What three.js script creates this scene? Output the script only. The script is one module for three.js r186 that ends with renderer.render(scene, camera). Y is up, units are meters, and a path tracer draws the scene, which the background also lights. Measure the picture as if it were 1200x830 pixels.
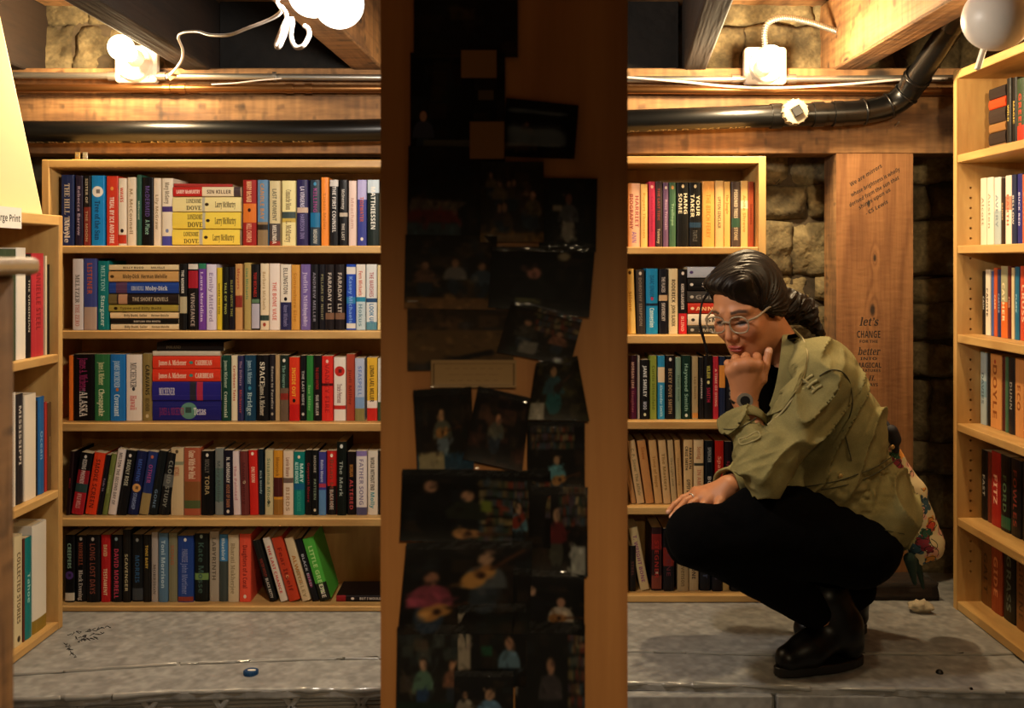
import * as THREE from 'three';
import { RoundedBoxGeometry } from 'three/addons/geometries/RoundedBoxGeometry.js';
import { mergeGeometries, mergeVertices, toCreasedNormals } from 'three/addons/utils/BufferGeometryUtils.js';

// ---------- camera, exposure ----------
const F = 1100, CX = 600, CY = 305;            // focal length in pixels of the 1200 x 830 frame, vanishing point
const STEP = 0.45, EYE = STEP + 0.908;         // height of the raised step, height of the lens
const V3 = THREE.Vector3;
const scene = new THREE.Scene();
scene.background = new THREE.Color(0x000000);
const camera = new THREE.PerspectiveCamera(2 * Math.atan(415 / F) * 180 / Math.PI, 1200 / 830, 0.05, 30);
camera.position.set(0, EYE, 0);
camera.lookAt(0, EYE, -1);
camera.setViewOffset(1200, 830, 0, 415 - CY, 1200, 830);
camera.focus = 2.3; camera.userData.fStop = 5.6;
const renderer = new THREE.WebGLRenderer({ antialias: true });
renderer.toneMapping = THREE.LinearToneMapping;
renderer.toneMappingExposure = 0.85;
renderer.shadowMap.enabled = true;
const WARM = [1.0, 0.75, 0.43], SOFT = [1.0, 0.90, 0.77];
// lamps: [pixel x, pixel y, distance, candela, colour]; each is built with its fitting further down
const LAMP_WALL_A = { at: [142, 56, 2.40], power: 2.2, color: WARM };
const LAMP_WALL_B = { at: [903, 68, 2.38], power: 2.9, color: WARM };
const LAMP_PAIR = [{ at: [366, -8, 1.60], power: 1.4, color: SOFT }, { at: [397, 4, 1.54], power: 1.4, color: SOFT }];
const LAMP_SIDE = { at: [1262, 14, 1.70], power: 1.0, color: WARM };
const LAMP_UNSEEN = { world: [0.14, 1.76, 0.32], power: 3.2, color: WARM };  // unseen lamp added to brighten the lower part of the plank

// ---------- helpers ----------
const P = (px, py, d) => new V3((px - CX) * d / F, EYE - (py - CY) * d / F, -d);
function rng(seed) { let s = seed >>> 0; return () => { s = (s + 0x6d2b79f5) >>> 0; let t = Math.imul(s ^ (s >>> 15), 1 | s); t = (t + Math.imul(t ^ (t >>> 7), 61 | t)) ^ t; return ((t ^ (t >>> 14)) >>> 0) / 4294967296; }; }
function hash(x, y, z) { let h = Math.imul(x | 0, 374761393) + Math.imul(y | 0, 668265263) + Math.imul(z | 0, 1274126177); h = Math.imul(h ^ (h >>> 13), 1274126177); return ((h ^ (h >>> 16)) >>> 0) / 4294967296; }
const sm = (t) => t * t * (3 - 2 * t), mix = (a, b, t) => a + (b - a) * t, clamp = (x, a = 0, b = 1) => Math.min(b, Math.max(a, x));
const sstep = (a, b, x) => sm(clamp((x - a) / (b - a)));
function noise2(x, y, px = 1e6, py = 1e6, s = 0) {
  const ix = Math.floor(x), iy = Math.floor(y), u = sm(x - ix), v = sm(y - iy), w = (a, n) => ((a % n) + n) % n;
  const x0 = w(ix, px), x1 = w(ix + 1, px), y0 = w(iy, py), y1 = w(iy + 1, py);
  return mix(mix(hash(x0, y0, s), hash(x1, y0, s), u), mix(hash(x0, y1, s), hash(x1, y1, s), u), v);
}
function fbm2(x, y, px, py, s = 0, oct = 4) { let a = 0.5, t = 0; for (let i = 0; i < oct; i++) { t += a * noise2(x, y, px, py, s + i * 7); x *= 2; y *= 2; px *= 2; py *= 2; a *= 0.5; } return t / (1 - Math.pow(0.5, oct)); }
function noise3(x, y, z) {
  const ix = Math.floor(x), iy = Math.floor(y), iz = Math.floor(z), u = sm(x - ix), v = sm(y - iy), w = sm(z - iz);
  const L = (k) => mix(mix(hash(ix, iy, iz + k), hash(ix + 1, iy, iz + k), u), mix(hash(ix, iy + 1, iz + k), hash(ix + 1, iy + 1, iz + k), u), v);
  return mix(L(0), L(1), w) * 2 - 1;
}
const fbm3 = (x, y, z, o = 3) => { let a = 0.5, t = 0; for (let i = 0; i < o; i++) { t += a * noise3(x, y, z); x = x * 2.03 + 7; y = y * 2.03 + 3; z = z * 2.03 + 5; a *= 0.5; } return t; };

const taken = new Map();
function numbered(name) { const n = taken.get(name) ?? 0; taken.set(name, n + 1); return n ? name + '_' + String(n).padStart(3, '0') : name; }
function mesh(name, geo, mat, parent) { const m = new THREE.Mesh(geo, mat); m.name = name; m.castShadow = m.receiveShadow = true; if (parent) parent.add(m); return m; }
function thing(name, label, category, group) { const g = new THREE.Group(); g.name = numbered(name); g.userData.label = label; g.userData.category = category; if (group) g.userData.group = group; scene.add(g); return g; }
function single(name, geo, mat, label, category, group) { const m = mesh(numbered(name), geo, mat, scene); m.userData.label = label; m.userData.category = category; if (group) m.userData.group = group; return m; }
function struct(name, label, category) { const g = new THREE.Group(); g.name = name; g.userData.kind = 'structure'; g.userData.label = label; g.userData.category = category; scene.add(g); return g; }

// world-unit uv on boxes: u runs along the long axis ('x','y','z')
function gridUV(geo, axis = 'x', ou = 0, ov = 0) {
  const p = geo.attributes.position, n = geo.attributes.normal, uv = new Float32Array(p.count * 2), k = { x: 0, y: 1, z: 2 }[axis];
  for (let i = 0; i < p.count; i++) {
    const c = [p.getX(i), p.getY(i), p.getZ(i)], a = [Math.abs(n.getX(i)), Math.abs(n.getY(i)), Math.abs(n.getZ(i))];
    const dom = a[0] > a[1] && a[0] > a[2] ? 0 : a[1] > a[2] ? 1 : 2, rest = [0, 1, 2].filter((j) => j !== dom);
    const ua = dom === k ? rest[0] : k, va = rest.find((j) => j !== ua);
    uv[2 * i] = c[ua] + ou; uv[2 * i + 1] = c[va] + ov + dom * 0.37;
  }
  geo.setAttribute('uv', new THREE.BufferAttribute(uv, 2)); return geo;
}
let boardSeed = 0;
function boardGeo(w, h, d, axis, r = 0.0025) { const g = new RoundedBoxGeometry(w, h, d, 1, r); const R = rng(++boardSeed * 977); return gridUV(g, axis, R() * 3, R() * 3); }
function board(name, w, h, d, axis, mat, parent, x, y, z, r) { const m = mesh(name, boardGeo(w, h, d, axis, r), mat, parent); m.position.set(x, y, z); return m; }
function tubeGeo(pts, r, seg = 40, rad = 10, closed = false, tension) { return new THREE.TubeGeometry(new THREE.CatmullRomCurve3(pts, closed, 'catmullrom', tension ?? 0.5), seg, r, rad, closed); }

// ---------- textures ----------
function dataTex(w, h, fn, srgb = true, rep = 1) {
  const a = new Uint8Array(w * h * 4);
  for (let y = 0; y < h; y++) for (let x = 0; x < w; x++) { const c = fn(x / w, y / h), i = (y * w + x) * 4; a[i] = clamp(c[0], 0, 255); a[i + 1] = clamp(c[1], 0, 255); a[i + 2] = clamp(c[2], 0, 255); a[i + 3] = 255; }
  const t = new THREE.DataTexture(a, w, h); t.wrapS = t.wrapT = THREE.RepeatWrapping; t.magFilter = THREE.LinearFilter; t.minFilter = THREE.LinearMipmapLinearFilter; t.generateMipmaps = true;
  if (srgb) t.colorSpace = THREE.SRGBColorSpace; t.repeat.set(rep, rep); t.needsUpdate = true; return t;
}
function woodFn(light, dark, seed, { rings = 9, streak = 90, knots = [], blotch = 0.3, fine = 0.35, ka = 0.45 } = {}) {
  return (u, v) => {
    let warp = fbm2(u * 2, v * 3, 2, 3, seed, 2) * 0.8 + fbm2(u * 2, v * 12, 2, 12, seed + 3, 2) * 0.15, kd = 0;
    for (const [ku, kv, kr] of knots) { let du = Math.abs(u - ku), dv = Math.abs(v - kv); du = Math.min(du, 1 - du); dv = Math.min(dv, 1 - dv); const r = Math.hypot(du * ka, dv) / kr; warp += 0.5 * Math.exp(-r * r * 0.35) ; kd = Math.max(kd, Math.exp(-Math.pow(r * 1.5, 4))); }
    const ring = 0.5 + 0.5 * Math.sin((v * rings + warp * 3) * Math.PI * 2), st = fbm2(u * 10, v * streak, 10, streak, seed + 11, 3) * 0.7 + fbm2(u * 40, v * streak * 1.5, 40, streak * 1.5, seed + 13, 2) * 0.3, bl = fbm2(u * 5, v * 5, 5, 5, seed + 29, 5);
    let t = clamp(0.15 + 0.4 * Math.pow(ring, 2) + fine * (st - 0.5) * 2 + blotch * (bl - 0.5) * 2);
    const c = [0, 1, 2].map((i) => mix(light[i], dark[i], t)); return c.map((x, i) => mix(x, dark[i] * 0.28, kd * 0.85));
  };
}
const pineTex = dataTex(1024, 512, woodFn([204, 164, 100], [164, 121, 66], 5, { knots: [[0.22, 0.3, 0.018], [0.7, 0.72, 0.022], [0.55, 0.15, 0.012]] }));
const beamFn = woodFn([150, 110, 68], [84, 56, 33], 41, { rings: 5, blotch: 0.6, fine: 0.5, knots: [[0.33, 0.4, 0.02], [0.8, 0.8, 0.016], [0.1, 0.7, 0.012], [0.55, 0.15, 0.014]] });
const beamTex = dataTex(1024, 512, (u, v) => { const saw = 0.86 + 0.26 * fbm2(u * 90, v * 5, 90, 5, 9, 2), sp = fbm2(u * 46, v * 30, 46, 30, 15, 2), k = saw * (sp > 0.72 ? 1 - (sp - 0.72) * 1.6 : 1); return beamFn(u, v).map((c) => c * k); });
const pineBump = dataTex(512, 512, (u, v) => { const s = fbm2(u * 6, v * 120, 6, 120, 17, 3) * 255; return [s, s, s]; }, false);
const mottled = (a, b, seed, k = 6) => dataTex(512, 512, (u, v) => { const t = clamp(fbm2(u * k, v * k, k, k, seed, 6) * 1.5 - 0.25), g = fbm2(u * 60, v * 60, 60, 60, seed + 5, 2) * 0.35 + 0.82; return [0, 1, 2].map((i) => mix(a[i], b[i], t) * g); });
const roughBump = dataTex(512, 512, (u, v) => { const s = (fbm2(u * 8, v * 8, 8, 8, 77, 6)) * 255; return [s, s, s]; }, false);
const stoneTex = mottled([146, 130, 94], [66, 57, 39], 61, 7), concreteTex = mottled([146, 146, 144], [132, 132, 130], 83, 9), plasterTex = mottled([92, 84, 72], [62, 56, 46], 91);
const M = {
  pine: new THREE.MeshStandardMaterial({ name: 'pine board', map: pineTex, bumpMap: pineBump, bumpScale: 0.0004, roughness: 0.5 }),
  beam: new THREE.MeshStandardMaterial({ name: 'old timber', map: beamTex, bumpMap: pineBump, bumpScale: 0.0015, roughness: 0.75 }),
  stone: new THREE.MeshStandardMaterial({ name: 'rubble stone', map: stoneTex, bumpMap: roughBump, bumpScale: 0.02, roughness: 0.95 }),
  mortar: new THREE.MeshStandardMaterial({ name: 'dark mortar', map: mottled([92, 80, 62], [52, 44, 34], 7), bumpMap: roughBump, bumpScale: 0.02, roughness: 1 }),
  paint: new THREE.MeshPhysicalMaterial({ name: 'grey floor paint', map: concreteTex, bumpMap: roughBump, bumpScale: 0.0014, roughness: 0.5, clearcoat: 0.15, clearcoatRoughness: 0.35 }),
  plaster: new THREE.MeshStandardMaterial({ name: 'plaster', map: plasterTex, roughness: 0.95 }),
  steel: new THREE.MeshStandardMaterial({ name: 'galvanised steel', color: 0xb9b6ae, metalness: 0.9, roughness: 0.33 }),
  copper: new THREE.MeshStandardMaterial({ name: 'copper', color: 0x94683f, metalness: 0.95, roughness: 0.32 }),
  abs: new THREE.MeshStandardMaterial({ name: 'black pipe plastic', color: 0x070707, roughness: 0.3 }),
  gloss: new THREE.MeshPhysicalMaterial({ name: 'thick glossy paint', color: 0x85847f, roughness: 0.3, clearcoat: 0.8, clearcoatRoughness: 0.15 }),
  brass: new THREE.MeshStandardMaterial({ name: 'brass', color: 0xc7a76a, metalness: 0.8, roughness: 0.4 }),
  white: new THREE.MeshStandardMaterial({ name: 'white plastic', color: 0xe6e0d4, roughness: 0.4 }),
  cord: new THREE.MeshStandardMaterial({ name: 'white cord', color: 0xd9cfc6, roughness: 0.5 }),
  dark: new THREE.MeshStandardMaterial({ name: 'black rubber', color: 0x070707, roughness: 0.5 }),
  darkBeam: new THREE.MeshStandardMaterial({ name: 'darker timber', map: dataTex(512, 256, woodFn([42, 28, 17], [20, 13, 8], 47, { rings: 4, blotch: 0.6, fine: 0.5 })), bumpMap: pineBump, bumpScale: 0.0015, roughness: 0.85 }),  // darker copy of the old timber, so chosen joists read dark by colour
  darkSheet: new THREE.MeshStandardMaterial({ name: 'near black sheet', map: mottled([30, 25, 20], [10, 8, 7], 19), bumpMap: roughBump, bumpScale: 0.02, roughness: 0.9 }),
  pages: new THREE.MeshStandardMaterial({ name: 'book paper', color: 0xc9b48d, roughness: 0.9 }),
};

// ---------- the setting ----------
const ROOM = { l: -1.46, r: 1.46, back: -2.78, front: 2.0, ceil: EYE + 0.74 };
const LEDGER_D = 2.60, JOIST_Y = EYE + 0.53;
{ // lower floor, side walls, wall behind the lens, ceiling
  const w = ROOM.r - ROOM.l + 0.4, len = ROOM.front - ROOM.back + 0.4, zc = (ROOM.front + ROOM.back) / 2;
  const slab = (name, sx, sy, sz, mat, x, y, z, label, category, axis = 'x') => { const g = struct(name, label, category); const m = mesh(name + '_slab', gridUV(new THREE.BoxGeometry(sx, sy, sz), axis), mat, g); m.position.set(x, y, z); return g; };
  slab('floor', w, 0.1, len, M.paint, 0, -0.05, zc, 'grey painted lower floor in front of the step', 'floor');
  slab('wall_left', 0.15, 2.6, len, M.plaster, ROOM.l - 0.075, 1.2, zc, 'plastered basement wall behind the large print bookcase', 'wall', 'z');
  slab('wall_right', 0.15, 2.6, len, M.plaster, ROOM.r + 0.075, 1.2, zc, 'plastered basement wall behind the peg holed bookcase', 'wall', 'z');
  slab('wall_front', w, 2.6, 0.15, M.plaster, 0, 1.2, ROOM.front + 0.075, 'plastered basement wall facing the bookcases', 'wall');
  const c = slab('ceiling', w, 0.1, len, M.beam, 0, ROOM.ceil + 0.05, zc, 'dark timber underside of the floor above', 'ceiling', 'z');
}
// joists: X at the ledger, yaw, thickness
let joistN = 0;
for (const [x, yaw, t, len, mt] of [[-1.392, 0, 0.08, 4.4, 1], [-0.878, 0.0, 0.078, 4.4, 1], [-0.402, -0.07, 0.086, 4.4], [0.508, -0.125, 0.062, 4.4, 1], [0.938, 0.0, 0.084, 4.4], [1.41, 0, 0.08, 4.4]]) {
  const joists = struct('trim_' + (11 + joistN++), ['old timber joist over the Large Print bookcase', 'dark timber joist beside the lit box near the yellow board', 'old timber joist carrying the twin lamp', 'old timber joist between the photo plank and the lit wall lamp', 'old timber joist beside the armoured cable', 'old timber joist over the peg holed bookcase'][joistN - 1], 'joist'); const m = mesh('joist', boardGeo(t, ROOM.ceil - JOIST_Y, len, 'z', 0.006), mt ? M.darkBeam : M.beam, joists);
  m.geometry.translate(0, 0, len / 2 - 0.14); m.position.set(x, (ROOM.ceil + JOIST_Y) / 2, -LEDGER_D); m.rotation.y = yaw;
}
{ // stone wall: recessed mortar, stones proud of it
  const wall = struct('wall_back', 'rubble stone wall with dark mortar joints behind the bookcases', 'wall');
  const mm = mesh('mortar', gridUV(new THREE.BoxGeometry(3.3, 2.8, 0.16), 'x'), M.mortar, wall); mm.position.set(0, 1.2, ROOM.back - 0.045);
  for (const [a, b] of [[-0.835, -0.45], [-0.35, 0.475]]) { const m = mesh('dark_bay_sheet', gridUV(new THREE.BoxGeometry(b - a, ROOM.ceil - JOIST_Y, 0.012), 'x'), M.darkSheet, wall); m.position.set((a + b) / 2, (ROOM.ceil + JOIST_Y) / 2 + 0.002, -LEDGER_D - 0.09); }  // dark sheets added across the joist bays to make them read dark
  const R = rng(4242);
  function stone(x, y, w, h) {
    const d = 0.10, g0 = new THREE.BoxGeometry(w, h, d, Math.max(4, Math.round(w / 0.014)), Math.max(4, Math.round(h / 0.014)), 2); g0.deleteAttribute('uv'); g0.deleteAttribute('normal');
    const g = mergeVertices(g0), p = g.attributes.position, sx = R() * 50, sy = R() * 50, tilt = (R() - 0.5) * 0.05, skew = (R() - 0.5) * 0.25;
    for (let i = 0; i < p.count; i++) {
      let a = p.getX(i), b = p.getY(i), c = p.getZ(i);
      const ex = Math.pow(Math.abs(a) / (w / 2), 6), ey = Math.pow(Math.abs(b) / (h / 2), 6);
      const n = fbm3((a + sx) * 9, (b + sy) * 9, c * 9, 3), n2 = fbm3((a + sy) * 28, (b + sx) * 28, 1, 2);
      if (c > 0) c += n * 0.03 + n2 * 0.02 + 0.006 * fbm3(a * 70, b * 70, sx, 2) + a * tilt - 0.010 * (ex + ey);
      a += noise3(b * 14 + sx, sy, a * 5) * 0.014 * (Math.abs(a) > w * 0.4 ? 1 : 0.3); b += noise3(a * 12 + sy, sx, b * 5) * 0.012 * (Math.abs(b) > h * 0.4 ? 1 : 0.3) + a * skew * 0.2;
      p.setXYZ(i, a, b, c);
    }
    g.computeVertexNormals(); const su = R() * 4, sv = R() * 4, uvs = new Float32Array(p.count * 2); for (let i = 0; i < p.count; i++) { uvs[2 * i] = (p.getX(i) + su) * 2; uvs[2 * i + 1] = (p.getY(i) + sv + p.getZ(i) * 0.5) * 2; } g.setAttribute('uv', new THREE.BufferAttribute(uvs, 2)); const m = mesh('stone', g, M.stone, wall); m.position.set(x, y, ROOM.back - 0.005 + R() * 0.015);
  }
  let y = STEP - 0.02;
  while (y < ROOM.ceil) {
    const h = 0.08 + R() * 0.12, upper = y + h > EYE + 0.42; let x = (upper ? -1.45 : -0.32) - R() * 0.15; const end = upper ? 1.45 : 1.40;
    while (x < end) { let w = 0.12 + R() * 0.24; stone(x + w / 2, y + h / 2, w - 0.004, h - 0.004); x += w; }
    y += h;
  }
}
{ // ledger beam, timber upright with handwriting, sill log
  const lb = struct('trim_1', 'long dark timber ledger beam behind the pipes', 'beam');
  const top = P(0, 78, LEDGER_D).y, bot = P(0, 180, LEDGER_D).y, mid = P(0, 112, LEDGER_D).y;
  const a = board('beam_board', 2.9, top - mid - 0.002, 0.10, 'x', M.beam, lb, 0, (top + mid) / 2, -LEDGER_D - 0.05 - 0.012, 0.004);
  const b = board('beam_board', 2.9, mid - bot, 0.10, 'x', M.beam, lb, 0, (mid + bot) / 2, -LEDGER_D - 0.05, 0.004);
}
function canvasTex(w, h, draw) { const c = document.createElement('canvas'); c.width = w; c.height = h; const g = c.getContext('2d'); draw(g, w, h); const t = new THREE.CanvasTexture(c); t.colorSpace = THREE.SRGBColorSpace; t.magFilter = THREE.LinearFilter; t.anisotropy = 8; return t; }
function paintWood(g, w, h, fn, vertical) { const im = g.createImageData(w, h), a = im.data; for (let y = 0; y < h; y++) for (let x = 0; x < w; x++) { const c = vertical ? fn(y / h, x / w) : fn(x / w, y / h), i = (y * w + x) * 4; a[i] = c[0]; a[i + 1] = c[1]; a[i + 2] = c[2]; a[i + 3] = 255; } g.putImageData(im, 0, 0); }
{ // timber upright with two handwritten notes
  const d = LEDGER_D, x0 = P(980, 0, d).x, x1 = P(1070, 0, d).x, y1 = P(0, 180, d).y, y0 = STEP, w = x1 - x0, h = y1 - y0, cw = 362, ch = 2048;
  const face = canvasTex(cw, ch, (g) => {
    paintWood(g, cw, ch, woodFn([150, 104, 62], [104, 65, 34], 133, { rings: 3.2, streak: 60, blotch: 0.35, ka: 2.4, knots: [[0.115, 0.42, 0.03], [0.36, 0.47, 0.05], [0.24, 0.5, 0.03]] }), true);
    const put = (px, py) => [(px - 980) / 90 * cw, (py - 180) / (h * F / d) * ch];
    g.fillStyle = '#120c08';
    const line = (txt, xa, ya, xb, yb, size) => { const [ax, ay] = put(xa, ya), [bx, by] = put(xb, yb); g.save(); g.translate(ax, ay); g.rotate(Math.atan2(by - ay, bx - ax)); g.font = 'italic bold ' + size + 'px sans-serif'; const k = Math.hypot(bx - ax, by - ay) / g.measureText(txt).width; g.scale(k, 1); g.fillText(txt, 0, 0); g.restore(); };
    line('We are mirrors', 997, 219, 1034, 196, 26); line('whose brightness is wholly', 998, 231, 1055, 200, 25); line('derived from the sun that', 996, 243, 1054, 210, 25); line('shines upon us', 1007, 246, 1044, 224, 25); line('- CS Lewis', 1015, 253, 1041, 238, 25);
    const mid = (txt, py, wpx, size, style) => { const [cx, cy] = put(1018, py); g.save(); g.translate(cx, cy); g.font = style + ' ' + size + 'px ' + (style.includes('italic') ? 'serif' : 'sans-serif'); g.textAlign = 'center'; g.scale(wpx / 90 * cw / g.measureText(txt).width, 1); g.fillText(txt, 0, 0); g.restore(); };
    mid('let\u2019s', 382, 22, 54, 'italic bold'); mid('CHANGE', 396, 28, 46, 'bold'); mid('FOR THE', 402, 22, 20, 'bold'); mid('better', 416, 26, 48, 'italic bold'); mid('INTO', 422, 20, 20, 'bold'); mid('MAGICAL', 431, 30, 34, 'bold'); mid('CREATURES', 436, 28, 18, 'bold'); mid('L.H.', 446, 16, 32, 'italic bold'); mid('ALWAYS', 453, 22, 22, 'bold');
  });
  const faceMat = new THREE.MeshStandardMaterial({ name: 'handwritten timber', map: face, bumpMap: pineBump, bumpScale: 0.001, roughness: 0.7 });
  const g = struct('trim_2', 'timber upright with two handwritten notes in black marker', 'post');
  const geo = new THREE.BoxGeometry(w, h, 0.10); const m = mesh('upright', geo, [M.beam, M.beam, M.beam, M.beam, faceMat, M.beam], g); m.position.set((x0 + x1) / 2, (y0 + y1) / 2, -d - 0.05);
  const u = geo.attributes.uv; for (let i = 0; i < 16; i++) u.setXY(i, u.getY(i) * h, u.getX(i) * 0.1 + i * 0.01);
}
{ // raised step: two painted planks on top, ribbed moulding and plain riser boards below
  const step = struct('floor_step', 'raised grey painted step under the bookcases', 'step');
  const R = rng(31), dAt = (py) => F * (EYE - STEP) / (py - CY), at = (px, py) => { const d = dAt(py); return [(px - CX) * d / F, -d]; };
  const seam = [[-60, 797], [20, 790], [85, 786], [160, 780], [240, 776], [340, 772], [449, 770], [600, 766], [737, 763], [800, 763], [900, 766], [1040, 765], [1150, 766], [1260, 766]].map(([a, b]) => at(a, b));
  const edge = [[-60, 816], [20, 814], [115, 811], [207, 806], [320, 804], [449, 802], [600, 797], [737, 796], [887, 799], [950, 801], [1080, 803], [1200, 805], [1260, 806]].map(([a, b]) => at(a, b));
  const rough = (line, amp, n, s) => { const c = new THREE.CatmullRomCurve3(line.map(([x, z]) => new V3(x, 0, z))), o = []; for (let i = 0; i <= n; i++) { const q = c.getPoint(i / n); o.push([q.x, q.z + (fbm2(q.x * 22 + s, s, 1e6, 1e6, 3, 3) - 0.5) * amp]); } return o; };
  const S = rough(seam, 0.010, 150, 3), E = rough(edge, 0.012, 180, 9);
  function plank(name, back, front, yTop, bevel) {
    const sh = new THREE.Shape(); back.forEach(([x, z], i) => sh[i ? 'lineTo' : 'moveTo'](x, -z)); [...front].reverse().forEach(([x, z]) => sh.lineTo(x, -z)); sh.closePath();
    const g = new THREE.ExtrudeGeometry(sh, { depth: 0.012, bevelEnabled: true, bevelSize: bevel, bevelThickness: bevel, bevelSegments: 2, steps: 1 }); g.rotateX(-Math.PI / 2); g.translate(0, yTop - 0.012 - bevel, 0);
    return mesh(name, gridUV(g, 'x'), M.paint, step);
  }
  const L = ROOM.l - 0.05, Rr = ROOM.r + 0.05;
  const clip = (l) => [[L, l[0][1]], ...l.filter(([x]) => x > L + 0.01 && x < Rr - 0.01), [Rr, l.at(-1)[1]]];
  plank('plank', [[L, -2.78], [Rr, -2.78]], clip(S).map(([x, z]) => [x, z - 0.004]), STEP, 0.004);
  plank('plank', clip(S).map(([x, z]) => [x, z + 0.005]), clip(E), STEP - 0.004, 0.006);
  const zr = -1.955, base = mesh('riser_base', gridUV(new THREE.BoxGeometry(Rr - L, STEP - 0.022, 0.06), 'x'), M.paint, step); base.position.set(0, (STEP - 0.022) / 2, zr - 0.10);
  // lumpy beads of thick paint along the seam and the front edge
  function bead(line, y, r, s) { const pts = clip(line).filter((_, i) => i % 2 === 0).map(([x, z]) => new V3(x, y, z)), g = tubeGeo(pts, r, 260, 7), c = new THREE.CatmullRomCurve3(pts), q = g.attributes.position; for (let i = 0; i < q.count; i++) { const ctr = c.getPoint(Math.floor(i / 8) / 260), k = clamp(0.25 + 1.9 * (fbm2(ctr.x * 26 + s, s, 1e6, 1e6, 5, 3) - 0.25), 0.15, 1.6); q.setXYZ(i, ctr.x + (q.getX(i) - ctr.x) * k, ctr.y + (q.getY(i) - ctr.y) * k, ctr.z + (q.getZ(i) - ctr.z) * k); } g.computeVertexNormals(); mesh('paint_bead', g, M.gloss, step); }
  bead(S, STEP - 0.0035, 0.0042, 2); bead(E.map(([x, z]) => [x, z + 0.004]), STEP - 0.009, 0.0055, 6);
  // ribbed moulding below the plank edge, left of the photo plank
  const ribs = []; for (let i = 0; i < 22; i++) { const g = new THREE.CylinderGeometry(0.0042, 0.0042, 1.30, 8, 1); g.rotateZ(Math.PI / 2); g.translate(0, STEP - 0.028 - i * 0.0085, 0); ribs.push(g); }
  const rib = mesh('ribbing', mergeGeometries(ribs), M.paint, step); rib.userData.kind = 'stuff'; rib.position.set(-0.81, 0, -1.993); rib.rotation.y = 0.062;
  for (let k = 0; k < 9; k++) for (const s of [-1, 1]) { const g = new RoundedBoxGeometry(0.014, 0.15, 0.012, 2, 0.005); const m = mesh('leaf_ornament', gridUV(g, 'y'), M.paint, step); m.position.set(-1.36 + k * 0.148 + s * 0.028, STEP - 0.085, -1.988 - (-0.55 + k * 0.148) * 0.062); m.rotation.z = s * 0.62; }
  for (const [a, b] of [[-0.12, 0.557], [0.565, Rr]]) { const m = board('riser_board', b - a, 0.34, 0.03, 'x', M.paint, step, (a + b) / 2, STEP - 0.022 - 0.17, zr - 0.062, 0.004); }
}
{ // sill log and pebble at the foot of the stone wall
  const c = P(1046, 703, 2.56); const g0 = new THREE.BoxGeometry(0.19, 0.045, 0.09, 10, 4, 5); g0.deleteAttribute('uv'); g0.deleteAttribute('normal'); const g = mergeVertices(g0), p = g.attributes.position;
  for (let i = 0; i < p.count; i++) { const x = p.getX(i), y = p.getY(i), z = p.getZ(i), n = fbm3(x * 20, y * 20, z * 20), k = 1 - 0.12 * Math.pow(Math.abs(x) / 0.1, 4); p.setXYZ(i, x + n * 0.012, y > 0 ? y * k + n * 0.012 : y, z * k + n * 0.012); }
  g.computeVertexNormals(); const m = single('wood_offcut', gridUV(g, 'x'), M.darkBeam, 'rough brown timber offcut lying at the foot of the stone wall', 'timber'); m.position.set(c.x, STEP + 0.0235, -2.545);
  const s0 = new THREE.IcosahedronGeometry(0.021, 3); s0.deleteAttribute('uv'); s0.deleteAttribute('normal'); const s = mergeVertices(s0), q = s.attributes.position; for (let i = 0; i < q.count; i++) { const v = new V3().fromBufferAttribute(q, i), k = 1 + fbm3(v.x * 70, v.y * 70, v.z * 70) * 0.8; q.setXYZ(i, v.x * k * 1.3, v.y * k * 0.8, v.z * k); } s.computeVertexNormals();
  const pm = single('pebble', gridUV(s, 'x'), new THREE.MeshStandardMaterial({ name: 'pale stone', color: 0xa89c84, roughness: 1 }), 'small pale pebble beside the timber offcut', 'stone'); const pc = P(1078, 710, 2.42); pm.position.set(pc.x, STEP + 0.014, -2.42);
}

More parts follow.
